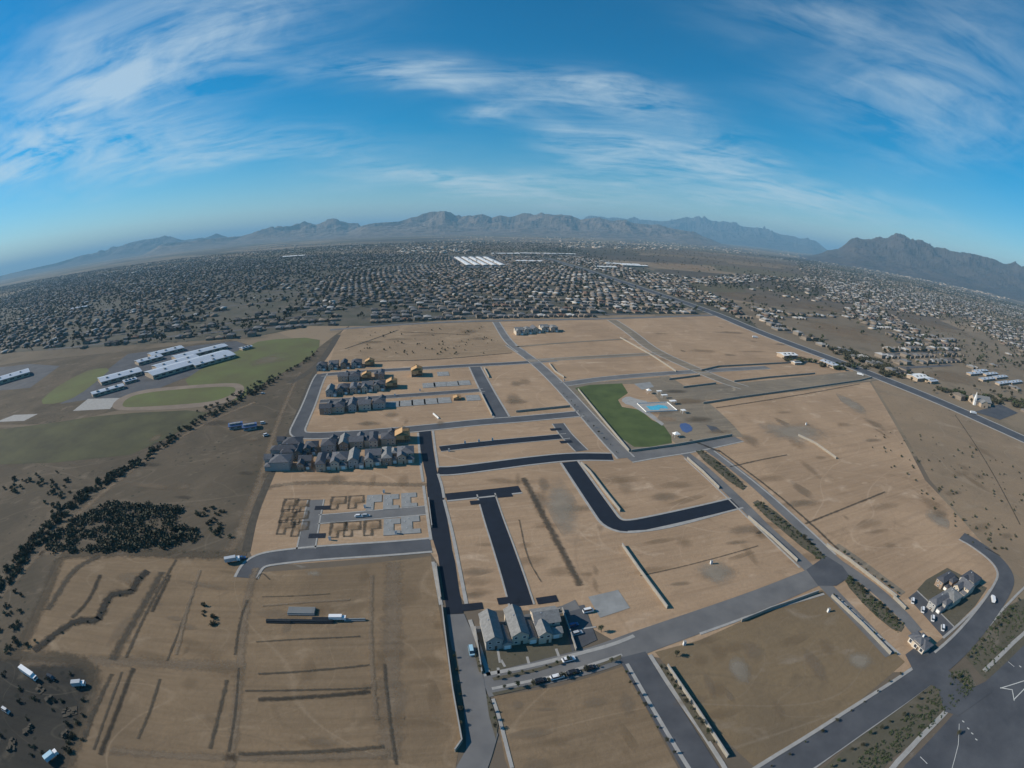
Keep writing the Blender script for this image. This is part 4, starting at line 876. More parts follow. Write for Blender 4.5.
# park pool and shade structures
def pool():
    r = link('swimming_pool'); d = MB(); d.box(-15, 15, -11, 11, 0, .25); d.build('deck', M['concrete'], r)
    w = MB(); w.prism([(-9, -6), (-1, -7), (2, -3), (9, -5), (10, 2), (4, 6), (-3, 3), (-9, 4)], .2, .262); w.build('water', M['pool'], r)
    f = MB(); 
    for (x0, x1, y0, y1) in ((-15, 15, -11, -10.9), (-15, 15, 10.9, 11), (-15, -14.9, -11, 11), (14.9, 15, -11, 11)): f.box(x0, x1, y0, y1, .252, 1.0)
    f.build('railing', M['white'], r)
    r.location = at(657, 407.5)+Vector((0, 0, .08)); r.rotation_euler = (0, 0, GRID+R(-4)); meta(r, 'turquoise pool on a pale deck right of the park lawn', 'pool')
pool()
def shade(p, w, d, h, lb, hp=False):
    r = link('shade_shelter'); c = MB()
    if hp: hip(c, -w/2, w/2, -d/2, d/2, h, 1.6, .2)
    else: c.box(-w/2, w/2, -d/2, d/2, h, h+.25)
    c.build('canopy', M['white'], r)
    for sx in (-1, 1):
        for sy in (-1, 1): b = MB(); b.cyl((0, 0, 0), .12, h, 6); b.build('post', M['white'], r, (sx*(w/2-.3), sy*(d/2-.3), 0))
    r.location = at(*p)+Vector((0, 0, .06)); r.rotation_euler = (0, 0, GRID); meta(r, lb, 'shelter')
shade((672.5, 404), 6, 4, 3, 'flat white canopy just right of the pool deck'); shade((648.5, 393.5), 4, 4, 3.4, 'small hipped white canopy above the pool', True)
shade((659, 394), 5, 3, 3, 'narrow white canopy above the pool deck, second along'); shade((664, 398), 6, 3, 3, 'slanting white canopy by the upper corner of the pool'); shade((683, 413), 4, 4, 2.6, 'small canopy on the bare ground right of the pool')
shade((676, 437), 5, 4, 2.8, 'white canopy near the front corner of the park', True)
sheet('park_plaza', P((620, 400), (628, 396), (636, 399), (650, 402), (640, 405), (628, 406)), 'concrete', .09, smooth=1)
sheet('park_path', P((636, 403), (652, 414), (664, 424), (662, 426), (648, 416), (630, 405)), 'concrete', .1)
sheet('park_plaza', P((634, 384), (650, 382), (654, 387), (642, 390)), 'slab', .1)
sheet('sport_court', P((678, 424), (688, 423), (694, 430), (684, 434)), 'court', .1, smooth=1)
sheet('sport_court', P((706, 425), (716, 427), (724, 433), (712, 432)), 'asphalt_mid', .1)

# ------------------------------------------------------------------ vehicles
def car(body, L=4.6, Wd=1.8, van=False):
    r = link('parked_car'); b = MB(); w = Wd/2; hz_ = .85 if not van else 1.1; top = 1.45 if not van else 2.0
    prof = [(-L/2, .35), (-L/2, hz_-.05), (-L/2+.2, hz_), (L/2-.9 if not van else L/2-.5, hz_), (L/2-.05, hz_-.18), (L/2, .35)]
    n = len(prof); v = [(x, -w, z) for x, z in prof]+[(x, w, z) for x, z in prof]
    b.faces(v, [tuple(range(n)), tuple(range(2*n-1, n-1, -1))]+[(i, n+i, n+(i+1) % n, (i+1) % n) for i in range(n)])
    b.build('body', M['car_'+body], r)
    c0, c1 = (-L/2+.35, L*.2) if not van else (-L/2+.05, L*.32)
    g = MB(); g.faces([(c0, -w+.06, hz_), (c1+.35, -w+.06, hz_), (c1+.35, w-.06, hz_), (c0, w-.06, hz_), (c0+.3, -w+.25, top), (c1-.3, -w+.25, top), (c1-.3, w-.25, top), (c0+.3, w-.25, top)], [(0, 1, 5, 4), (1, 2, 6, 5), (2, 3, 7, 6), (3, 0, 4, 7), (4, 5, 6, 7)]); g.build('window', M['glass'], r)
    t = MB(); t.box(c0+.3, c1-.3, -w+.24, w-.24, top+.002, top+.05); t.build('roof', M['car_'+body], r)
    for sx in (-L*.3, L*.31):
        for sy in (-w+.02, w-.22): q = MB(); q.cyl((0, 0, 0), .33, .2, 10, 'y'); q.build('wheel', M['tyre'], r, (sx, sy, .33))
    for sy in (-1, 1): q = MB(); q.box(L/2-.04, L/2+.02, sy*.6-.2, sy*.6+.2, .55, .68); q.build('headlight', M['white'], r)
    return r
def box_truck(body, L=7):
    r = link('truck'); b = MB(); b.box(-L/2, L/2-2, -1.2, 1.2, 1.0, 3.1); b.build('cargo_box', M['car_'+body], r)
    c = MB(); c.box(L/2-1.8, L/2, -1.1, 1.1, .6, 2.3); c.build('cab', M['car_white'], r)
    g = MB(); g.box(L/2+.002, L/2+.03, -.95, .95, 1.4, 2.1); g.build('windscreen', M['glass'], r)
    for sx in (-L*.3, L*.36):
        for sy in (-1.2, .9): q = MB(); q.cyl((0, 0, 0), .48, .3, 10, 'y'); q.build('wheel', M['tyre'], r, (sx, sy, .48))
    ch = MB(); ch.box(-L/2, L/2, -.5, .5, .6, .9); ch.build('chassis', M['tyre'], r)
    return r
def put(o, p, az, label, cat='car', s=1, group=None, z=.16):
    o.location = at(*p)+Vector((0, 0, z)); o.rotation_euler = (0, 0, R(90-az)); o.scale = (s, s, s); return meta(o, label, cat, group)
put(car('white'), (568.5, 660.5), 72, 'white car with blue windows parked at the kerb before the model homes', s=1.12)
put(car('white'), (557, 678), 72, 'white car on the near side of the street below the model homes', s=1.12)
put(car('black'), (573, 673.5), 72, 'black car on the near side of the street, middle of the three dark ones', s=1.12)
put(car('black'), (590, 669), 72, 'black car on the near side of the street, right end', s=1.05)
put(car('black'), (540, 682), 72, 'black car on the near side of the street, left end', s=1.1)
put(car('cyan', van=True), (471.5, 652.5), 168, 'pale blue van parked alone on the near grey street', 'van', 1.1)
put(car('blue'), (573, 626), 70, 'blue car in the small car park by the model homes', s=1); put(car('silver'), (577, 634), 70, 'silver car in the small car park by the model homes', s=1)
put(car('white', van=True), (588, 612), 75, 'white van beside the square gravel pad', 'van', 1.0)
put(box_truck('white'), (992, 601), 40, 'white truck on the collector street by the right cluster', 'truck', .8)
for i, (p) in enumerate(((912, 602), (922, 611), (932, 619.5), (942, 629))):
    put(car('white', van=True), p, 40, ['top', 'second from top', 'third from top', 'bottom'][i]+' of the white vans lined up on the dark lot', 'van', .95, 'white vans on the dark lot')
put(box_truck('silver', 8), (233, 562), 60, 'silver truck at the dirt corner left of the curved street', 'truck'); put(car('blue'), (242, 559), 60, 'blue car beside the silver truck at the dirt corner')
put(car('silver'), (263, 384.5+9.5), 80, 'small pale car on the dirt by the creek', 'car'); put(car('white'), (359, 517), 78, 'white car on the short inner street, left one'); put(car('silver'), (366, 516.5), 78, 'silver car on the short inner street, right one')
put(car('white', van=True), (263, 424), 60, 'white van on the dirt right of the blue sheds', 'van'); put(car('white', van=True), (266, 436), 40, 'white van alone below the blue sheds', 'van')
put(box_truck('white', 12), (30, 676), 95, 'long white truck in the dark yard at lower left', 'truck', 1.0); 
put(box_truck('silver', 7), (80, 686), 60, 'silver truck on the right edge of the dark yard', 'truck', .9); put(car('silver', van=True), (7, 712), 90, 'white van deep in the dark yard at the left edge', 'van', 1)
put(box_truck('cyan', 7), (53, 758), 20, 'pale blue grey truck at the bottom left corner of the yard', 'truck', .9); put(car('black', van=True), (52, 679), 90, 'black van right of the long white truck', 'van', 1)
put(box_truck('white', 9), (338, 620), 80, 'white truck at the end of the dark pipe stacks', 'truck', .8)
for i, (p, az, lb) in enumerate((((755, 337+1), 100, 'white truck parked on the far empty lot near the arterial'), ((860, 375.5), 130, 'white truck on the arterial at the dusty junction'), ((973, 414), 110, 'white car on the arterial before the church'))):
    put(box_truck('white', 9), p, az, lb, 'truck', 1.0)
# site clutter: pipe stacks, portable toilets, pallets
def pipes(p, n, L, m, lb, az=80):
    r = link('pipe_stack')
    k = 0
    for lay in range(2):
        for i in range(n-lay):
            q = MB(); q.cyl((-L/2, 0, 0), .35, L, 8, 'x'); q.build('pipe', M[m], r, (0, (i+lay*.5)*.72-n*.36, .35+lay*.62)); k += 1
    r.location = at(*p); r.rotation_euler = (0, 0, R(90-az)); meta(r, lb, 'pipes')
pipes((279, 621.5), 3, 11, 'blacktarp', 'black pipe stack, left end of the line on the dirt'); pipes((301, 621.5), 3, 20, 'blacktarp', 'longest black pipe stack, middle of the line on the dirt'); pipes((323, 620.5), 5, 9, 'blacktarp', 'thick black pipe stack next to the white truck')
pipes((355, 620), 2, 9, 'slab', 'grey pipe stack right of the white truck'); pipes((302, 611.5), 7, 12, 'slab', 'wide grey pipe stack behind the black ones')
pipes((436.5, 416.5), 2, 12, 'pipe', 'white pipes laid across the lot below the slabs', 150)
tl = None
for i, p in enumerate(((449, 451.5), (465, 443.6), (479, 442), (492.5, 440.5), (330, 540), (365, 508), (396, 534), (384, 493), (806, 425), (711, 564), (564, 381), (828, 612), (684, 645), (387, 386), (395, 396), (420, 391))):
    r = link('portable_toilet'); b = MB(); b.box(-.6, .6, -.6, .6, 0, 2.2); b.build('cabin', M['pipe'], r); t = MB(); t.box(-.65, .65, -.65, .65, 2.202, 2.35); t.build('roof', M['slab'], r)
    d = MB(); d.box(-.4, .4, -.64, -.602, .1, 2.0); d.build('door', M['metal_roof'], r)
    r.location = at(*p)+Vector((0, 0, .08)); r.scale = (.9, .9, .9)
    meta(r, 'small white portable toilet standing by a lot or street edge', 'toilet', 'portable toilets on the site')

# ------------------------------------------------------------------ vegetation
def crown_mb(rx, rz, z0, n, leaf, seed, lobes=5, flat=False):
    rnd = random.Random(seed); mb = MB()
    L = [(rnd.uniform(-.45, .45)*rx, rnd.uniform(-.45, .45)*rx, z0+rz*rnd.uniform(.5, 1.35), rnd.uniform(.42, .68)) for _ in range(lobes)]
    for i in range(n):
        cx, cy, cz, k = L[i % lobes]
        d = Vector((rnd.gauss(0, 1), rnd.gauss(0, 1), rnd.gauss(0, .9))).normalized(); rr = rnd.random()**.45*k
        c = Vector((cx+d.x*rr*rx, cy+d.y*rr*rx, max(z0*.4, cz+d.z*rr*rz)))
        a = Vector((rnd.gauss(0, 1), rnd.gauss(0, 1), rnd.gauss(0, 1))).normalized(); b = a.cross(Vector((rnd.gauss(0, 1), rnd.gauss(0, 1), rnd.gauss(0, 1)))).normalized()
        s = leaf*rnd.uniform(.6, 1.3); mb.poly([c-a*s, c-b*s*.7, c+a*s, c+b*s*.7])
    return mb
def trunk_mb(h, r, seed, limbs=4):
    rnd = random.Random(seed); mb = MB(); mb.cyl((0, 0, 0), r, h*.55, 7, 'z', r*.65)
    for i in range(limbs):
        a = 6.28*i/limbs+rnd.random(); z = h*rnd.uniform(.35, .55); e = Vector((math.cos(a)*h*.22, math.sin(a)*h*.22, z+h*.28)); s = Vector((0, 0, z)); w = r*.35
        mb.faces([s+Vector((w, 0, 0)), s+Vector((-w*.5, w, 0)), s+Vector((-w*.5, -w, 0)), e+Vector((w*.4, 0, 0)), e+Vector((-w*.2, w*.4, 0)), e+Vector((-w*.2, -w*.4, 0))], [(0, 1, 4, 3), (1, 2, 5, 4), (2, 0, 3, 5)])
    return mb
TREES = []
for i, (h, rx, leafm, n) in enumerate(((5.5, 2.3, 'leaf', 420), (6.5, 2.6, 'leaf_dark', 480), (4.5, 1.8, 'leaf_pale', 320), (5.0, 2.6, 'leaf_dark', 420))):
    TREES.append((trunk_mb(h, .16, i).mesh('trunk', M['bark']), crown_mb(rx, h*.36, h*.42, n, .30, i+10, 7).mesh('crown', M[leafm])))
def tree(p, i, s, label, group):
    r = link('tree', None, None, p, random.uniform(0, 6.28)); tm, cm = TREES[i]; link('trunk', tm, r); link('crown', cm, r); r.scale = (s, s, s*random.uniform(.9, 1.1))
    return meta(r, label, 'tree', group)
BUSH = [crown_mb(1.5, 1.0, .15, 150, .26, 40+i, 4).mesh('bush', M[('leaf_dark', 'leaf_pale', 'leaf')[i]]) for i in range(3)]
_BQ = []
def bush(p, i, s, label, group, cat='bush'): _BQ.append((p.length, p, i, s, label, group, cat))
def _bush(p, i, s, label, group, cat='bush'):
    o = link('bush', BUSH[i], None, p, random.uniform(0, 6.28)); o.scale = (s, s, s*random.uniform(.7, 1.1)); return meta(o, label, cat, group)
def along(pts, n, jit=0, smooth=2):
    pts = P(*pts); pts = chaikin(pts, False, smooth) if len(pts) > 2 else pts
    d = [0]
    for a, b in zip(pts, pts[1:]): d.append(d[-1]+(b-a).length)
    r = []
    for k in range(n):
        t = d[-1]*(k+.5)/n; i = max(j for j in range(len(d)-1) if d[j] <= t); f = (t-d[i])/max(1e-6, d[i+1]-d[i])
        r.append(pts[i].lerp(pts[i+1], f)+Vector((random.uniform(-jit, jit), random.uniform(-jit, jit), 0)))
    return r
# street trees
for pts, n, jit, s, lb, g_ in (
    ([(659, 665), (685, 702), (714, 746)], 11, .5, .62, 'young street tree in the strip right of the lower side street', 'trees right of the lower side street'),
    ([(622, 668), (640, 700), (676, 760)], 8, .5, .5, 'young street tree in the strip left of the lower side street', 'trees left of the lower side street'),
    ([(496, 690), (560, 680), (618, 660)], 9, .6, .66, 'young tree in the verge in front of the bottom centre lot', 'verge trees by the bottom centre lot'),
    ([(493, 680), (540, 670), (572, 660)], 7, .5, .58, 'young tree in the verge before the model homes', 'verge trees by the model homes'),
    ([(699, 452), (722, 470), (744, 489)], 8, 1.2, .6, 'tree planted in the upper median of the boulevard', 'upper median trees'),
    ([(757, 504), (790, 530), (822, 558)], 12, 1.0, .7, 'tree planted in the middle median of the boulevard', 'middle median trees'),
    ([(846, 580), (874, 602), (900, 627)], 13, 1.0, .72, 'tree planted in the lower median of the boulevard', 'lower median trees'),
    ([(840, 552), (870, 574), (900, 597)], 8, .4, .55, 'young tree on the gravel strip right of the boulevard', 'trees right of the boulevard'),
    ([(830, 594), (864, 626), (898, 658)], 10, .4, .45, 'young tree on the verge left of the boulevard', 'trees left of the boulevard'),
    ([(785, 803), (862, 743), (928, 692)], 14, 1.2, .5, 'small tree on the kerb strip below the collector street', 'trees below the collector street'),
    ([(700, 812), (760, 772), (850, 712), (905, 670)], 13, .4, .42, 'small tree on the kerb strip above the collector street', 'trees above the collector street'),
    ([(964, 662), (990, 632), (1020, 600)], 12, 1.4, .6, 'tree in the planting between the collector street and the highway', 'trees between collector and highway'),
    ([(948, 684), (958, 678), (966, 690)], 5, 1.5, .7, 'tree on the island between the two junction lanes', 'trees on the junction island'),
    ([(475, 655), (479, 664), (482, 672)], 3, .3, .5, 'small tree by the wall left of the model homes', 'trees left of the model homes'),
    ([(454, 652), (459, 690), (462, 732)], 6, .3, .5, 'small tree on the verge left of the near grey street', 'trees left of the near grey street'),
    ([(488, 700), (493, 715), (496, 732)], 4, .3, .55, 'small tree at the bend of the near grey street', 'trees at the near bend'),
    ([(1002, 695+10), (930, 750), (900, 768)], 1, .5, .6, 'lone tree beside the highway kerb', None),
    ([(562, 392), (590, 424), (620, 456)], 12, .6, .5, 'young tree on the verge left of the park', 'trees left of the park'),
    ([(420, 350), (470, 346), (505, 341)], 6, 2, .35, 'small tree near the upper scrub lot', 'trees near the upper scrub lot')):
    for p in along(pts, n, jit): tree(p, random.choice((0, 1, 2, 3)), s*.72*random.uniform(.6, 1.25), lb, g_)
for p, lb in (((601, 629+3), 'large bare leaning tree shape on the dirt right of the car park'), ((676, 655+2), 'tree at the top end of the dark walled strip')):
    tree(at(*p), 2, .8, lb, None)
# shrubs along the creek, channels and in the fields
def scatter(pts, n, w, smin, smax, lb, g_, kinds=(0, 0, 1, 2)):
    for p in along(pts, n, w): bush(p, random.choice(kinds), random.uniform(smin, smax), lb, g_)
scatter([(0, 590), (10, 575), (20, 560), (35, 542)], 70, 6, .9, 2.2, 'dark desert shrub at the lower end of the creek line, left of the thicket', 'shrubs at the lower creek', (0, 0, 0, 1))
scatter([(35, 542), (50, 525), (90, 490), (135, 465)], 120, 5.5, .9, 2.3, 'dark desert shrub in the middle of the creek line, above the thicket', 'shrubs at the middle creek', (0, 0, 0, 1))
scatter([(135, 465), (170, 440), (210, 415), (250, 395), (275, 380)], 120, 5, .9, 2.2, 'dark desert shrub in the upper creek line, below the dry field', 'shrubs at the upper creek', (0, 0, 0, 1))
scatter([(200, 412), (225, 402), (262, 382), (300, 366), (316, 352)], 45, 4, .9, 2.0, 'dark shrub beside the running track and the channel', 'shrubs between track and channel', (0, 0, 1))
scatter([(0, 500), (20, 480), (70, 480), (60, 510)], 40, 14, 1.0, 2.2, 'dark shrub on the rough ground at the left edge', 'shrubs at the left edge', (0, 0, 1))
scatter([(205, 510), (215, 525), (228, 535)], 25, 7, .7, 1.6, 'shrub right of the dark thicket', 'shrubs right of the thicket', (0, 1))
scatter([(15, 600), (5, 640), (30, 640)], 22, 9, .8, 1.7, 'shrub on the dim ground above the dark yard', 'shrubs above the yard', (0, 0, 1))
scatter([(145, 575), (131, 592), (114, 594), (99, 621), (78, 621), (40, 647)], 9, 1.6, .4, .7, 'dark scrub growing in the zigzag ditch of the lower left tract', 'scrub in the zigzag ditch', (0, 0, 1))
scatter([(200, 608), (210, 616), (216, 624)], 9, 3, .5, 1.3, 'dark brush heap in the lower left dirt tract', 'brush heaps in the dirt tract', (0,))
fieldp = P((885, 440), (940, 450), (1010, 520), (1000, 545), (930, 500))
k = 0
while k < 110:
    px, py = random.uniform(870, 1024), random.uniform(432, 552)
    if py > 432+(px-870)*.9+20 or py < 405+(px-870)*.42: continue
    bush(at(px, py), random.choice((0, 1, 1)), random.uniform(.5, 1.2), 'small desert bush scattered in the brown field at right', 'bushes of the right field'); k += 1
k = 0
while k < 60:
    px, py = random.uniform(360, 500), random.uniform(326, 355)
    if py < 362-(px-340)*.05-28: continue
    bush(at(px, py), 1, random.uniform(.7, 1.4), 'small desert bush on the upper scrub lot', 'bushes of the upper scrub lot'); k += 1
def thicket():
    rnd = random.Random(3); mb = MB(); k = 0
    poly = [(46, 552), (50, 535), (80, 515), (110, 503), (150, 503), (180, 508), (176, 525), (196, 528), (200, 540), (165, 548), (100, 552)]
    def inside(x, y):
        c = False; j = len(poly)-1
        for i in range(len(poly)):
            if (poly[i][1] > y) != (poly[j][1] > y) and x < (poly[j][0]-poly[i][0])*(y-poly[i][1])/(poly[j][1]-poly[i][1])+poly[i][0]: c = not c
            j = i
        return c
    while k < 380:
        x, y = rnd.uniform(45, 202), rnd.uniform(500, 554)
        if not inside(x, y): continue
        p = at(x, y); s = rnd.uniform(.8, 2.0); k += 1
        for i in range(30):
            d = Vector((rnd.gauss(0, 1), rnd.gauss(0, 1), abs(rnd.gauss(0, 1)))).normalized()*rnd.random()**.4*1.6*s
            a = Vector((rnd.gauss(0, 1), rnd.gauss(0, 1), rnd.gauss(0, 1))).normalized(); b = a.cross(Vector((rnd.gauss(0, 1), rnd.gauss(0, 1), rnd.gauss(0, 1)))).normalized(); q = .42*s
            c = p+Vector((d.x*1.3, d.y*1.3, d.z*.8+.2)); mb.poly([c-a*q, c-b*q, c+a*q, c+b*q])
    meta(mb.build('thicket', M['leaf_dark']), 'dark low thicket on the rough ground left of the tract', 'thicket', None, 'stuff')
thicket()
# landscaping cover in the planted strips
def cover(polys, n, name):
    rnd = random.Random(11); mb = MB()
    for poly, cnt in polys:
        W_ = [Vector((p.x, p.y)) for p in P(*poly)]; x0, x1 = min(p.x for p in W_), max(p.x for p in W_); y0, y1 = min(p.y for p in W_), max(p.y for p in W_); k = 0; tries = 0
        while k < cnt and tries < cnt*30:
            tries += 1; x, y = rnd.uniform(x0, x1), rnd.uniform(y0, y1); c = False; j = len(W_)-1
            for i in range(len(W_)):
                if (W_[i].y > y) != (W_[j].y > y) and x < (W_[j].x-W_[i].x)*(y-W_[i].y)/(W_[j].y-W_[i].y)+W_[i].x: c = not c
                j = i
            if not c: continue
            k += 1; s = rnd.uniform(.3, .9)
            for i in range(9):
                d = Vector((rnd.gauss(0, 1), rnd.gauss(0, 1), abs(rnd.gauss(0, .7))))*s*.5; a = Vector((rnd.gauss(0, 1), rnd.gauss(0, 1), rnd.gauss(0, 1))).normalized(); b = a.orthogonal()
                q = Vector((x, y, .15))+d; mb.poly([q-a*s*.35, q-b*s*.35, q+a*s*.35, q+b*s*.35])
    meta(mb.build(name, M['leaf']), 'low green planting in the median and verge strips', 'planting', None, 'stuff')
cover([([(694, 452), (703, 450), (747, 486), (741, 491)], 90), ([(751, 504), (760, 500), (827, 556), (820, 562)], 150), ([(843, 580), (849, 576), (904, 624), (898, 633), (870, 611)], 170), ([(964, 656), (1005, 607), (1040, 600), (985, 676)], 260), ([(935, 686), (960, 702), (890, 760), (850, 790), (830, 780)], 260), ([(945, 674), (966, 670), (977, 690), (962, 699)], 90)], 0, 'ground_cover')

# ------------------------------------------------------------------ the built-up valley
rng_ = np.random.RandomState(5)
def inpoly(X, Y, poly):
    c = np.zeros(X.shape, bool); j = len(poly)-1
    for i in range(len(poly)):
        xi, yi = poly[i]; xj, yj = poly[j]
        t = ((yi > Y) != (yj > Y)) & (X < (xj-xi)*(Y-yi)/((yj-yi)+1e-12)+xi); c ^= t; j = i
    return c
Z_DENSE = [(-120, 340), (60, 280), (200, 262), (330, 254), (430, 255), (560, 255), (640, 266), (735, 303), (762, 333), (720, 313), (560, 317), (500, 318), (436, 321), (376, 326), (340, 326), (310, 326), (250, 338), (120, 346), (20, 352), (-120, 366)]
Z_EAST = [(600, 262), (700, 262), (1040, 310), (1140, 380), (1110, 470), (1024, 425), (940, 396), (870, 366), (775, 330), (735, 303)]
Z_FAR = [(-120, 305), (60, 266), (330, 241), (640, 244), (840, 262), (1040, 300), (1090, 330), (1040, 325), (700, 266), (640, 268), (330, 257), (60, 284), (-120, 345)]
Z_HOLES = [[(446, 255), (492, 255), (510, 268), (468, 269)], [(575, 247), (700, 248), (795, 262), (805, 279), (740, 275), (700, 279), (640, 272), (590, 255)], [(335, 312), (376, 304), (370, 324), (340, 328)], [(185, 330), (235, 308), (300, 298), (292, 307)],
           [(770, 320), (850, 318), (900, 345), (868, 358), (812, 338)], [(766, 298), (854, 304), (842, 316), (776, 312)], [(876, 308), (944, 320), (1004, 346), (936, 338)], [(905, 372), (960, 364), (1000, 388), (930, 390)], [(968, 395), (1024, 398), (1024, 425), (990, 415)],
           [(690, 286), (762, 292), (792, 303), (733, 304)], [(600, 285), (606, 281), (560, 300), (545, 303)], [(968, 368), (1024, 372), (1024, 390), (975, 386)], [(860, 330), (900, 330), (880, 340)]]
u = np.array([math.cos(GRID), math.sin(GRID)]); v = np.array([-math.sin(GRID), math.cos(GRID)])
def warp(a, b): return a+40*np.sin(b/410), b+34*np.sin(a/520+1.2*np.sin(b/900))+8*np.sin(a/170+b/460)
def towards(a, b):
    A, B = warp(a, b); return A*u[0]+B*v[0], A*u[1]+B*v[1]
PITCH_V = 78.0
hs_ = []; tr_ = []
for jb in range(-14, 68):
    b0 = jb*PITCH_V
    for side in (-1, 1):
        a = np.arange(-5200, 5200, 17.5)+rng_.uniform(-1.5, 1.5, len(np.arange(-5200, 5200, 17.5))); b = np.full(a.shape, b0+side*20.0)+rng_.uniform(-1.2, 1.2, a.shape)
        a = a[(np.mod(a+jb*61, 330) > 24)]; b = b[:len(a)]
        x, y = towards(a, b); x2, y2 = towards(a+4, b); ang = np.arctan2(y2-y, x2-x)
        hs_.append(np.stack([x, y, ang, np.full(a.shape, side)], 1))
    n = 1500; a = rng_.uniform(-5200, 5200, n); b = b0+rng_.uniform(-PITCH_V/2, PITCH_V/2, n); x, y = towards(a, b); tr_.append(np.stack([x, y], 1))
HS = np.concatenate(hs_); TR = np.concatenate(tr_)
def keep(A, p_w=.93, p_e=.55, tree_=False):
    X, Y = A[:, 0], A[:, 1]; ok = Y > 200; px, py = to_px(X, Y); ok &= (px > -60) & (px < 1090)
    d = inpoly(px, py, Z_DENSE); e = inpoly(px, py, Z_EAST); fz = inpoly(px, py, Z_FAR) & ~d & ~e
    hole = np.zeros(X.shape, bool)
    for h in Z_HOLES: hole |= inpoly(px, py, h)
    nz = .5+.5*np.sin(X/270+1.7*np.sin(Y/410))*np.sin(Y/330+1.3*np.sin(X/350))
    pr = np.where(d, p_w*np.where(px < 330, .62, 1), np.where(e, p_e*np.where(nz > .42, 1.5, .12), 0))
    n2 = .5+.5*np.sin(X/190+2.1*np.sin(Y/260+1))*np.sin(Y/210+1.9*np.sin(X/240)); pr = pr*np.where(d & (n2 < .2), .12, 1)+np.where(fz, .2*(nz > .5), 0)
    if tree_: pr = np.where(d, np.where(px < 380, 1.0, .75), np.where(e, .75, 0))+np.where(hole & (d | e), .02, 0)+np.where(fz, .5, 0)
    return A[ok & (rng_.rand(len(X)) < pr) & ~(hole & ~(tree_ & (rng_.rand(len(X)) < .12)))]
HS = keep(HS)
for zz_, zp_ in enumerate((Z_DENSE,)): sheet('garden_land', [at(*q) for q in zp_], mat('garden_soil', (.105, .092, .07), .95, 0, .02, col2=(.06, .062, .042)), .02)
dist = np.hypot(HS[:, 0], HS[:, 1]); HS = HS[np.argsort(dist)]
# keep houses off the arterial road
art = np.array([(q.x, q.y) for q in P((545, 258), (577, 267), (652, 292), (712, 312), (765, 335), (868, 373), (943, 403), (1018, 437), (1100, 476))])
def near_line(X, Y, L, r):
    m = np.zeros(X.shape, bool)
    for (ax, ay), (bx, by) in zip(L[:-1], L[1:]):
        dx, dy = bx-ax, by-ay; t = np.clip(((X-ax)*dx+(Y-ay)*dy)/(dx*dx+dy*dy), 0, 1); m |= np.hypot(X-ax-t*dx, Y-ay-t*dy) < r
    return m
HS = HS[~near_line(HS[:, 0], HS[:, 1], art, 32)]
TR = keep(TR, tree_=True); TR = TR[~near_line(TR[:, 0], TR[:, 1], art, 20)]; TR = TR[np.argsort(np.hypot(TR[:, 0], TR[:, 1]))]
print('suburb houses', len(HS), 'trees', len(TR))
# streets between the house rows, laid along the same curving lines
mb = MB()
for jb in range(-14, 46):
    a = np.arange(-4200, 4200, 30.0); b = np.full(a.shape, (jb+.5)*PITCH_V)
    xo, yo = towards(a, b-5); xi, yi = towards(a, b+5); xm, ym = towards(a, b); px, py = to_px(xm, ym)
    ok = ((inpoly(px, py, Z_DENSE)) | (inpoly(px, py, Z_EAST) & (.5+.5*np.sin(xm/270+1.7*np.sin(ym/410))*np.sin(ym/330+1.3*np.sin(xm/350)) > .42))) & (ym > 200)
    for h in Z_HOLES: ok &= ~inpoly(px, py, h)
    ok &= ~near_line(xm, ym, art, 16)
    for i in range(len(a)-1):
        if ok[i] and ok[i+1]: mb.faces([(xo[i], yo[i], .2), (xo[i+1], yo[i+1], .2), (xi[i+1], yi[i+1], .2), (xi[i], yi[i], .2)], [(0, 1, 2, 3)])
meta(mb.build('suburban_streets', mat('pale_street', (.11, .11, .115), .9, .2, .01)), kind='structure')
SUBR = [mat('suburb_roof_%s' % k, c, .9, .25, .3, rnd=.25) for k, c in (('tan', (.20, .165, .13)), ('grey', (.18, .18, .18)), ('dark', (.09, .085, .085)), ('white', (.42, .41, .39)), ('red', (.16, .10, .075)))]
SUBW = mat('suburb_stucco', (.24, .2, .16), .95, .2, .05)
PROT = []
for i in range(3):
    w = MB(); r = MB(); zz = (3.2, 5.6, 3.2)[i]
    w.box(-6, 6, -8, 7, 0, zz); hip(r, -6, 6, -8, 7, zz, 2.1)
    w.box(1, 6, -12, -8, 0, 2.9)
    if i == 1: hip(r, 1, 6, -12, -7.7, 2.9, 1.2, .3)
    else: gable(w, r, 1, 6, -12, -5, 2.9, 1.6, 'y', .3)
    PROT.append((w, r))
near = HS[:300]; rest = HS[300:]
rm_cache = {}
def share(tag_, fn):
    if tag_ not in rm_cache: rm_cache[tag_] = fn()
    return rm_cache[tag_]
def rpick(x, y, rr):
    px, py = to_px(np.array([x]), np.array([y])); east = px[0] > 560
    return (0 if rr < .2 else 1 if rr < .5 else 2 if rr < .7 else 3 if rr < .93 else 4) if east else (0 if rr < .25 else 1 if rr < .6 else 2 if rr < .88 else 3 if rr < .94 else 4)
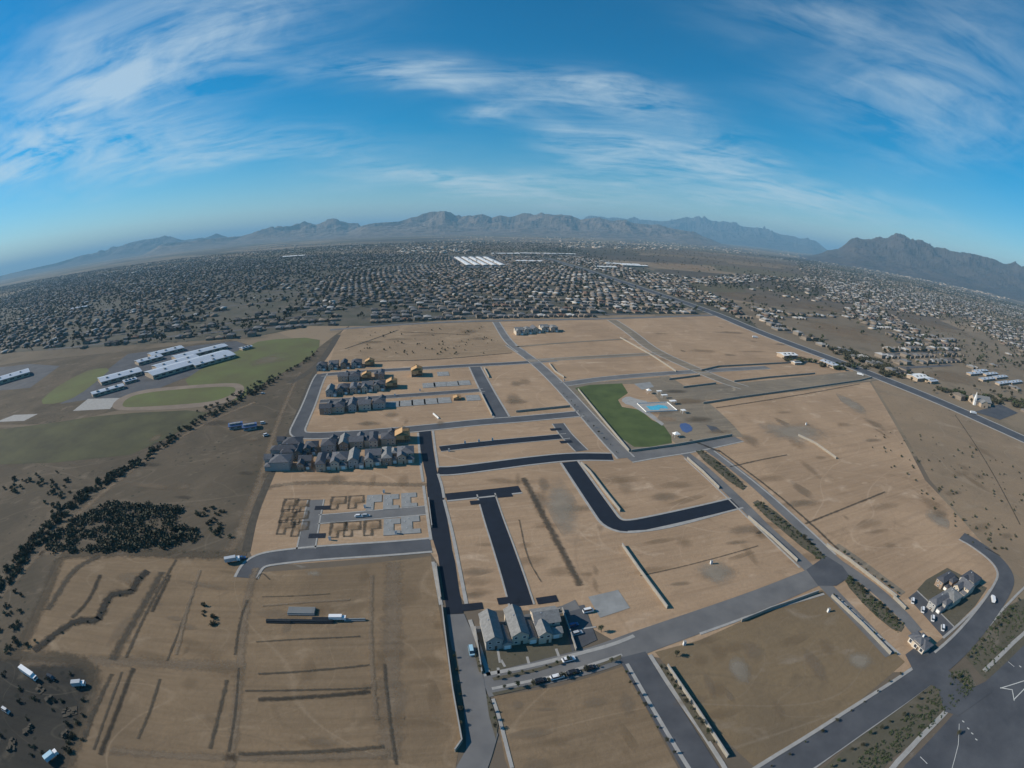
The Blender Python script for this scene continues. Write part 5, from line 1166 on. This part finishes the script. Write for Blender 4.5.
for x, y, an, sdn in near:
    i = rng_.randint(3); j = rpick(x, y, rng_.rand())
    wm = share(('w', i), lambda: PROT[i][0].mesh('wall', SUBW)); rm = share(('r', i, j), lambda: PROT[i][1].mesh('roof', SUBR[j]))
    o = link('suburban_house', None, None, (x, y, .1), an+(math.pi if sdn < 0 else 0)+math.pi*0); link('wall', wm, o); link('roof', rm, o); s = rng_.uniform(.9, 1.12); o.scale = (s, s, 1)
    px, py = to_px(np.array([x]), np.array([y]))
    zone = 'right of the arterial road' if px[0] > 770 else ('behind the school at left' if px[0] < 320 else 'just beyond the empty lots')
    rn = ('tan', 'grey', 'dark', 'white', 'reddish')[j]; meta(o, 'low %s roofed house in the older suburb %s' % (rn, zone), 'house', '%s roofed suburban houses %s' % (rn, zone))
def merged(name, rows_, protos, mats, label, cat, pick):
    V = []; F = []; MI = []; off = 0; cnt = []
    buckets = {}
    for k, rw in enumerate(rows_): buckets.setdefault(pick(k, rw), []).append(rw)
    loops = []; starts = []; tot = []
    for (pi, mi), rws in buckets.items():
        verts, faces, fm = protos[pi]; vv = np.array(verts, float); R_ = np.array(rws)
        sc = R_[:, 3:4] if R_.shape[1] > 3 else np.ones((len(R_), 1)); c = np.cos(R_[:, 2:3]); s = np.sin(R_[:, 2:3])
        X = R_[:, 0:1]+(vv[:, 0]*c-vv[:, 1]*s)*sc; Y = R_[:, 1:2]+(vv[:, 0]*s+vv[:, 1]*c)*sc; Z = np.repeat(vv[None, :, 2], len(R_), 0)*np.minimum(sc, 3.2)+.1
        V.append(np.stack([X, Y, Z], 2).reshape(-1, 3))
        fl = np.array([i for f in faces for i in f]); lens = np.array([len(f) for f in faces]); fmat = np.array([mi if q == 1 else 0 for q in fm])
        o_ = off+np.arange(len(R_))[:, None]*len(vv)
        loops.append((fl[None, :]+o_).reshape(-1)); tot.append(np.tile(lens, len(R_))); MI.append(np.tile(fmat, len(R_))); off += len(vv)*len(R_)
    V = np.concatenate(V); loops = np.concatenate(loops).astype(np.int32); tot = np.concatenate(tot).astype(np.int32); MI = np.concatenate(MI).astype(np.int32)
    me = bpy.data.meshes.new(name); me.vertices.add(len(V)); me.vertices.foreach_set('co', V.astype(np.float32).reshape(-1)); me.loops.add(len(loops)); me.loops.foreach_set('vertex_index', loops)
    me.polygons.add(len(tot)); me.polygons.foreach_set('loop_start', np.concatenate([[0], np.cumsum(tot)[:-1]]).astype(np.int32)); me.polygons.foreach_set('loop_total', tot)
    for m in mats: me.materials.append(m)
    me.polygons.foreach_set('material_index', MI); me.update(calc_edges=True); me.validate()
    return meta(link(name, me), label, cat, None, 'stuff')
hp = []
for (w, r) in PROT: hp.append((w.v+r.v, w.f+[tuple(i+len(w.v) for i in f) for f in r.f], [0]*len(w.f)+[1]*len(r.f)))
rows_ = np.column_stack([rest[:, 0], rest[:, 1], rest[:, 2]+np.where(rest[:, 3] < 0, math.pi, 0), rng_.uniform(.9, 1.12, len(rest))])
rr_ = rng_.rand(len(rows_)); SUBR_T = [SUBR[0], SUBR[1], SUBR[2], SUBR[3], SUBR[4]]
merged('distant_houses', rows_, hp, [SUBW]+[mat('distant_roof_%d' % i, c, .9) for i, c in enumerate(((.20, .165, .13), (.18, .18, .18), (.09, .085, .085), (.42, .41, .39), (.16, .10, .075)))], 'thousands of small tile roofed houses filling the valley beyond the lots', 'houses', lambda k, rw: (k % 3, 1+rpick(rw[0], rw[1], rr_[k])))
# suburb trees
low = [crown_mb(2.6, 2.2, 1.2, 46, .75, 70+i, 4) for i in range(3)]
LT = [(lambda c: (c.v, c.f))(c) for c in low]
trl = [TREES[0], TREES[1], TREES[3]]
n_street = sum(1 for o in COL.objects if o.name.split('.')[0] == 'tree')
for x, y in TR[:max(0, 298-n_street)]:
    px, py = to_px(np.array([x]), np.array([y])); zone = 'right of the arterial road' if px[0] > 770 else ('behind the school at left' if px[0] < 320 else 'just beyond the empty lots')
    tree(Vector((x, y, .1)), (ki := (0, 1, 3)[rng_.randint(3)]), rng_.uniform(.7, 1.3), {0: 'mid green', 1: 'tall dark', 3: 'wide dark'}[ki]+' garden tree among the older suburb houses '+zone, {0: 'mid green', 1: 'tall dark', 3: 'wide dark'}[ki]+' garden trees '+zone)
tl_ = TR[max(0, 298-n_street):]
lp = [(c.v+[(-.15, -.15, 0), (.15, -.15, 0), (0, .15, 0), (0, 0, 3)], c.f+[(len(c.v), len(c.v)+1, len(c.v)+3), (len(c.v)+1, len(c.v)+2, len(c.v)+3), (len(c.v)+2, len(c.v), len(c.v)+3)], [1]*len(c.f)+[0]*3) for c in low]
rt = np.column_stack([tl_[:, 0], tl_[:, 1], rng_.uniform(0, 6.28, len(tl_)), rng_.uniform(.8, 2.3, len(tl_))])
merged('distant_trees', rt, lp, [M['bark'], M['leaf_dark'], M['leaf'], M['leaf_pale']], 'garden and street trees spread between the distant houses', 'trees', lambda k, rw: (k % 3, 1+(k*7) % 3))
# bright far industrial strips toward the mountains: rows of long low sheds seen as pale dashes
rb = []
for _ in range(900):
    qx, qy = rng_.uniform(0, 1024), rng_.uniform(258, 345)
    ax_, ay_ = np.array([qx]), np.array([qy])
    if (inpoly(ax_, ay_, Z_EAST)[0] or (inpoly(ax_, ay_, Z_DENSE)[0] and rng_.rand() < .12)) and rng_.rand() < .38 and not any(inpoly(ax_, ay_, h)[0] for h in Z_HOLES):
        p = at(qx, qy)
        if not near_line(np.array([p.x]), np.array([p.y]), art, 45)[0]: rb.append((p.x, p.y, GRID+rng_.choice([0, math.pi/2]), rng_.uniform(.25, .75)))
for (x0, y0, x1, y1, n) in ((430, 239, 600, 240, 60), (560, 243, 680, 246, 60), (640, 238, 760, 252, 70), (780, 250, 880, 268, 70), (870, 266, 1010, 296, 90), (240, 250, 420, 244, 40), (100, 275, 220, 256, 12), (400, 250, 470, 248, 30)):
    for i in range(n*4):
        t = rng_.rand(); p = at(x0+(x1-x0)*t, y0+(y1-y0)*t+rng_.uniform(-3.0, 4.5)); rb.append((p.x, p.y, GRID+rng_.choice([0, math.pi/2])+rng_.uniform(-.1, .1), rng_.uniform(.4, 1.5)))
bw = MB(); bw.box(-16, 16, -9, 9, 0, 4.5); bt = MB(); bt.box(-16.3, 16.3, -9.3, 9.3, 4.5, 4.9)
merged('distant_sheds', np.array(rb), [(bw.v+bt.v, bw.f+[tuple(i+len(bw.v) for i in f) for f in bt.f], [0]*len(bw.f)+[1]*len(bt.f))], [STUCCO[0], mat('dusty_white_roof', (.55, .54, .51), .8)], 'pale sheds and malls strung out toward the mountains', 'buildings', lambda k, rw: (0, 1))
# big dark groves by the arterial
scatter([(838, 353), (848, 352), (858, 362)], 40, 20, 3.5, 6.5, 'big dark grove tree beside the arterial at right', 'grove right of the arterial', (0,))
scatter([(872, 362), (884, 368), (890, 376)], 40, 18, 3.5, 6.5, 'dark grove tree beside the dusty junction', 'grove at the dusty junction', (0,))
scatter([(945, 393), (990, 402), (1020, 400), (1024, 412)], 60, 16, 2.6, 4.6, 'dark tree around the church by the arterial', 'grove around the church', (0, 0, 2))
scatter([(786, 360), (812, 362), (838, 370), (866, 366)], 34, 14, 2.4, 4.2, 'tree on the fenced farm plots beside the arterial', 'trees of the farm plots', (0, 2))

for _ in range(34): bush(at(random.uniform(0, 88), random.uniform(672, 766)), 0, random.uniform(.5, 1.2), 'dark bush in the yard at lower left', 'bushes in the dark yard')
_BQ.sort(key=lambda q: q[0])
for q in _BQ[:298]: _bush(*q[1:])
bq = np.array([(q[1].x, q[1].y, random.uniform(0, 6.28), q[3], q[2]) for q in _BQ[298:]])
bpr = [([tuple(v.co) for v in m_.vertices], [tuple(f.vertices) for f in m_.polygons], [1]*len(m_.polygons)) for m_ in BUSH]
merged('distant_bushes', bq[:, :4], bpr, [M['bark'], M['leaf_dark'], M['leaf_pale'], M['leaf']], 'smaller and farther desert bushes and grove shrubs around the lots', 'bushes', lambda k, rw: (int(bq[k, 4]), 1+int(bq[k, 4])))

# yard clutter
for i, (p, w_, h_, m_) in enumerate((((50, 700), 3, 1.4, 'ditch'), ((70, 712), 6, .9, 'ditch'), ((28, 730), 4, 1.3, 'ditch'), ((12, 745), 5, 1.1, 'ditch'), ((66, 735), 3, 1.5, 'ditch'), ((40, 690), 4, 1, 'ditch'))):
    mb = MB(); rnd = random.Random(i)
    for k in range(6):
        x, y = rnd.uniform(-w_/2, w_/2), rnd.uniform(-w_/3, w_/3); mb.box(x-rnd.uniform(.4, 1), x+.8, y-.5, y+rnd.uniform(.3, .9), 0, h_*rnd.uniform(.4, 1)+k*.004)
    mb.box(-w_/2-.5, w_/2+.5, -w_/3-.2, w_/3+.2, 0, .18)
    meta(mb.build('material_pile', M[m_], None, at(*p)+Vector((0, 0, .09)), rnd.uniform(0, 3)), '%s pile of building material in the dark yard' % ['small earthy brown, centre', 'low wide brown, upper right', 'lower middle brown', 'lowest brown', 'tall brown, lower right', 'upper dark earthy'][i], 'pile')
